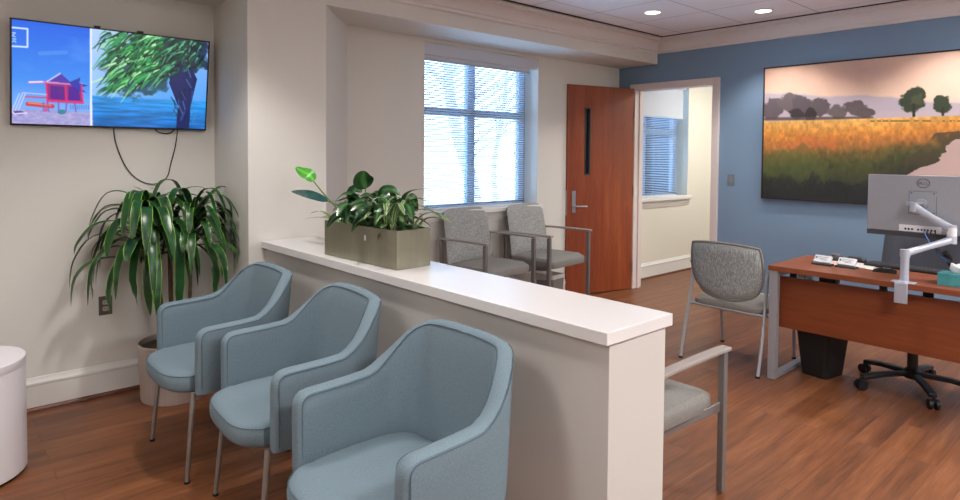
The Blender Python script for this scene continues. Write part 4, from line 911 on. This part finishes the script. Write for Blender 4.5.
def head(c, n, L0, L1, z0, z1, bias=None, nm='foliage', w0=.042, w1=.062, xf=1.0):
    mb = MB(); us = []
    for k in range(n):
        a = 2.399963*k+rn.uniform(-.3, .3); f = k/n                  # f 0 = lowest, 1 = crown top
        ln = rn.uniform(L0, L1)*(1-.25*f); d3 = Vector((math.cos(a)*xf, math.sin(a), 0)); d3 += Vector((-math.sin(a), math.cos(a), 0))*rn.uniform(-.3, .3); base = Vector((c.x, c.y, z0+(z1-z0)*f))
        if d3.x < -.2: d3.x *= .55
        rise = ln*(.10+.50*f**1.3+rn.uniform(-.10, .16)); reach = ln*rn.uniform(.60, .95)*(1-.15*f); drop = ln*(.58-.50*f+rn.uniform(-.25, .18))
        p1 = base+d3*reach*.35+Vector((0, 0, rise*.75)); p2 = base+d3*reach*.78+Vector((0, 0, rise*.8)); p3 = base+d3*reach*1.05+Vector((0, 0, rise*.3-drop*.35)); p4 = base+d3*reach*1.12+Vector((0, 0, rise*.1-drop*1.0))
        leafstrip(mb, us, [base, p1, p2, p3, p4], rn.uniform(w0, w1), 'strap', .22, 16, clampx=-.262)
    mb.build(nm, 'drac', t, uv=us)
head(h1, 54, .34, .52, .86, 1.10, w0=.046, w1=.070); head(h2, 46, .26, .42, .92, 1.13, w0=.036, w1=.054)
mb = MB(); us = []     # a few long leaves placed as the photo shows them
for pts, w in (([(0, -.08, 1.05), (-.05, -.2, 1.17), (-.08, -.33, 1.17), (-.1, -.40, 1.12), (-.1, -.42, 1.05)], .035), ([(0, -.06, 1.08), (-.02, -.10, 1.18), (-.05, -.16, 1.26), (-.05, -.21, 1.29)], .04),
               ([(0, -.03, 1.08), (-.02, .02, 1.2), (-.04, .10, 1.27), (-.03, .18, 1.27), (-.02, .22, 1.23)], .035), ([(.03, .12, 1.1), (.0, .2, 1.2), (-.02, .28, 1.27), (-.02, .33, 1.265)], .05),
               ([(.02, -.06, .98), (.12, -.04, 1.06), (.19, -.03, .95), (.2, -.03, .78), (.2, -.03, .62), (.19, -.03, .50)], .062), ([(.02, -.1, .98), (.12, -.14, 1.0), (.16, -.18, .85), (.17, -.19, .68), (.17, -.18, .55)], .06),
               ([(.0, -.1, .95), (.06, -.2, .98), (.09, -.24, .86), (.1, -.25, .72), (.1, -.23, .60)], .055), ([(.04, .12, 1.08), (.08, .24, 1.15), (.06, .33, 1.08), (.05, .35, .95), (.05, .36, .85)], .045),
               ([(.06, .1, 1.05), (.18, .14, 1.1), (.24, .18, .98), (.25, .2, .85), (.25, .2, .74)], .055), ([(.0, -.08, 1.0), (-.03, -.24, 1.05), (-.04, -.36, .95), (-.05, -.40, .82), (-.05, -.41, .72)], .05),
               ([(-.02, -.14, .95), (.0, -.28, .99), (.02, -.40, .90), (.02, -.44, .78), (.02, -.44, .66)], .055), ([(-.02, -.14, .9), (.05, -.26, .92), (.08, -.34, .82), (.09, -.37, .70), (.09, -.37, .58)], .06),
               ([(.03, .10, 1.0), (.12, .22, 1.04), (.15, .29, .95), (.15, .31, .84), (.14, .31, .72)], .06), ([(.03, .10, .95), (.2, .12, .98), (.27, .14, .86), (.28, .15, .74), (.28, .14, .62)], .055), ([(-.02, -.14, 1.05), (.10, -.18, 1.17), (.20, -.2, 1.16), (.27, -.22, 1.05), (.29, -.23, .92)], .06),
               ([(-.02, -.14, 1.06), (-.06, -.24, 1.14), (-.10, -.33, 1.10), (-.12, -.37, 1.0), (-.12, -.38, .9)], .05)):
    leafstrip(mb, us, [Vector(p) for p in pts], w, 'strap', .22, 16, clampx=-.262)
mb.build('foliage', 'drac', t, uv=us)

# ------------------------------------------------------------------ planter on the half wall
PL = Vector((-2.768, 1.755, .9475)); t = thing('planter', 'rectangular metal planter full of leafy plants on the half wall', 'planter', PL, R(3))
hw, hd, hh = .32, .103, .186
q = MB().rings([[(x, y, z) for x, y in ((-a, -b_), (a, -b_), (a, b_), (-a, b_))] for a, b_, z in ((hw, hd, 0), (hw, hd, hh), (hw-.006, hd-.006, hh), (hw-.006, hd-.006, .02))]); q.build('trough', 'zinc', t, bev=.0015)
MB().box((-hw+.007, -hd+.007, .02), (hw-.007, hd-.007, .155)).build('soil', 'soil', t)
MB().box((.055, -hd-.0015, .115), (.067, -hd+.0005, .142)).build('white_tag', 'tag', t)
def plant(nm, mt_, leaves, shape, fold=.15, stems=None):
    mb = MB(); us = []
    for pts, w, *rl in leaves:
        face = rl and rl[0] == 'face'
        leafstrip(mb, us, [Vector(p) for p in pts], w, shape, fold, 12, roll=0 if face or not rl else rl[0], upv=Vector((.80, -.45, .4)) if face else Vector((0, 0, 1)))
    o = mb.build(nm, mt_, t, uv=us)
    if stems:
        q = MB()
        if len(stems) < 4:
            for pts, r in stems: MB().tube(smooth(pts, 5), r, 6).build('stem', 'stem', o)
        else:
            for pts, r in stems: q.tube(smooth(pts, 5), r, 6)
            q.build('stems', 'stem', o)
def W2L(p): return tuple(Vector(p)-PL)
sT = [W2L((-3.03, 1.77, 1.14)), W2L((-3.22, 1.77, 1.22)), W2L((-3.415, 1.77, 1.335))]
plant('young_leaf', 'newl', [([W2L((-3.40, 1.77, 1.33)), W2L((-3.42, 1.75, 1.365)), W2L((-3.48, 1.74, 1.385)), W2L((-3.56, 1.74, 1.41))], .075, 'face')], 'oval', .1, [(sT, .004)])
plant('dark_leaf', 'blul', [([W2L((-3.2, 1.74, 1.225)), W2L((-3.32, 1.72, 1.25)), W2L((-3.43, 1.71, 1.262)), W2L((-3.56, 1.71, 1.265))], .055, 'face')], 'oval', .12, [([W2L((-3.02, 1.76, 1.13)), W2L((-3.1, 1.75, 1.2)), W2L((-3.2, 1.74, 1.225))], .003)])
rn = random.Random(5); lv = []; stm = []
for k in range(56):
    bx_ = rn.uniform(-.26, .20); by_ = rn.uniform(-.06, .07); a = rn.uniform(0, 2*PI); h = rn.uniform(.03, .16)*(1.15-abs(bx_)*1.6)
    d3 = Vector((math.cos(a)*1.2+bx_*1.5, math.sin(a)*.9-.12, 0)); d3.normalize(); b0 = Vector((bx_, by_, .15)); p0 = b0+d3*h*.35+Vector((0, 0, h)); ln = rn.uniform(.10, .19)
    tip = p0+d3*ln+Vector((0, 0, rn.uniform(-.07, .03))); lv.append(([p0, p0+d3*ln*.35+Vector((0, 0, .03)), p0+d3*ln*.7+Vector((0, 0, .02)), tip], rn.uniform(.045, .07), rn.uniform(-.7, .7))); stm.append(([b0, (b0+p0)/2+d3*.01, p0], .0022))
plant('peace_lily', 'lily', lv, 'oval', .15, stm)
hl = W2L((-2.86, 1.76, 1.31)); plant('heart_leaf', 'lily', [([hl, tuple(Vector(hl)+Vector((.0, -.01, .03))), tuple(Vector(hl)+Vector((.01, -.02, .065))), tuple(Vector(hl)+Vector((.02, -.02, .095)))], .11, 'face'),
    ([W2L((-2.75, 1.77, 1.27)), W2L((-2.7, 1.76, 1.31)), W2L((-2.62, 1.76, 1.315)), W2L((-2.56, 1.76, 1.29))], .05, 'face'), ([W2L((-2.58, 1.77, 1.2)), W2L((-2.54, 1.77, 1.29)), W2L((-2.44, 1.77, 1.325)), W2L((-2.30, 1.77, 1.33))], .03),
    ([W2L((-3.0, 1.77, 1.22)), W2L((-2.98, 1.76, 1.28)), W2L((-2.93, 1.75, 1.305)), W2L((-2.88, 1.75, 1.29))], .07, 'face')], 'oval', .12,
    [([W2L((-2.9, 1.77, 1.1)), W2L((-2.88, 1.77, 1.2)), W2L((-2.86, 1.76, 1.31))], .0025), ([W2L((-2.7, 1.77, 1.1)), W2L((-2.66, 1.77, 1.15)), W2L((-2.58, 1.77, 1.2))], .002)])
lv = []
for k in range(34):
    bx_, by_ = (rn.uniform(-.27, -.2), rn.uniform(-.08, .05)) if k < 9 else (rn.uniform(.14, .27), rn.uniform(-.08, .08))
    a = rn.uniform(2.2, 4.6) if k < 9 else rn.uniform(-2.2, 1.2); ln = rn.uniform(.16, .27); up_ = rn.uniform(.05, .20)*(1 if k > 8 else .7); d3 = Vector((math.cos(a), math.sin(a)*.8, 0)); b0 = Vector((bx_, by_, .15))
    lv.append(([b0, b0+d3*ln*.3+Vector((0, 0, up_*.8)), b0+d3*ln*.65+Vector((0, 0, up_)), b0+d3*ln+Vector((0, 0, up_*.75))], rn.uniform(.02, .036)))
plant('spider_plant', 'spid', lv[:9], 'strap', .25); plant('spider_plant', 'spid', lv[9:], 'strap', .25)
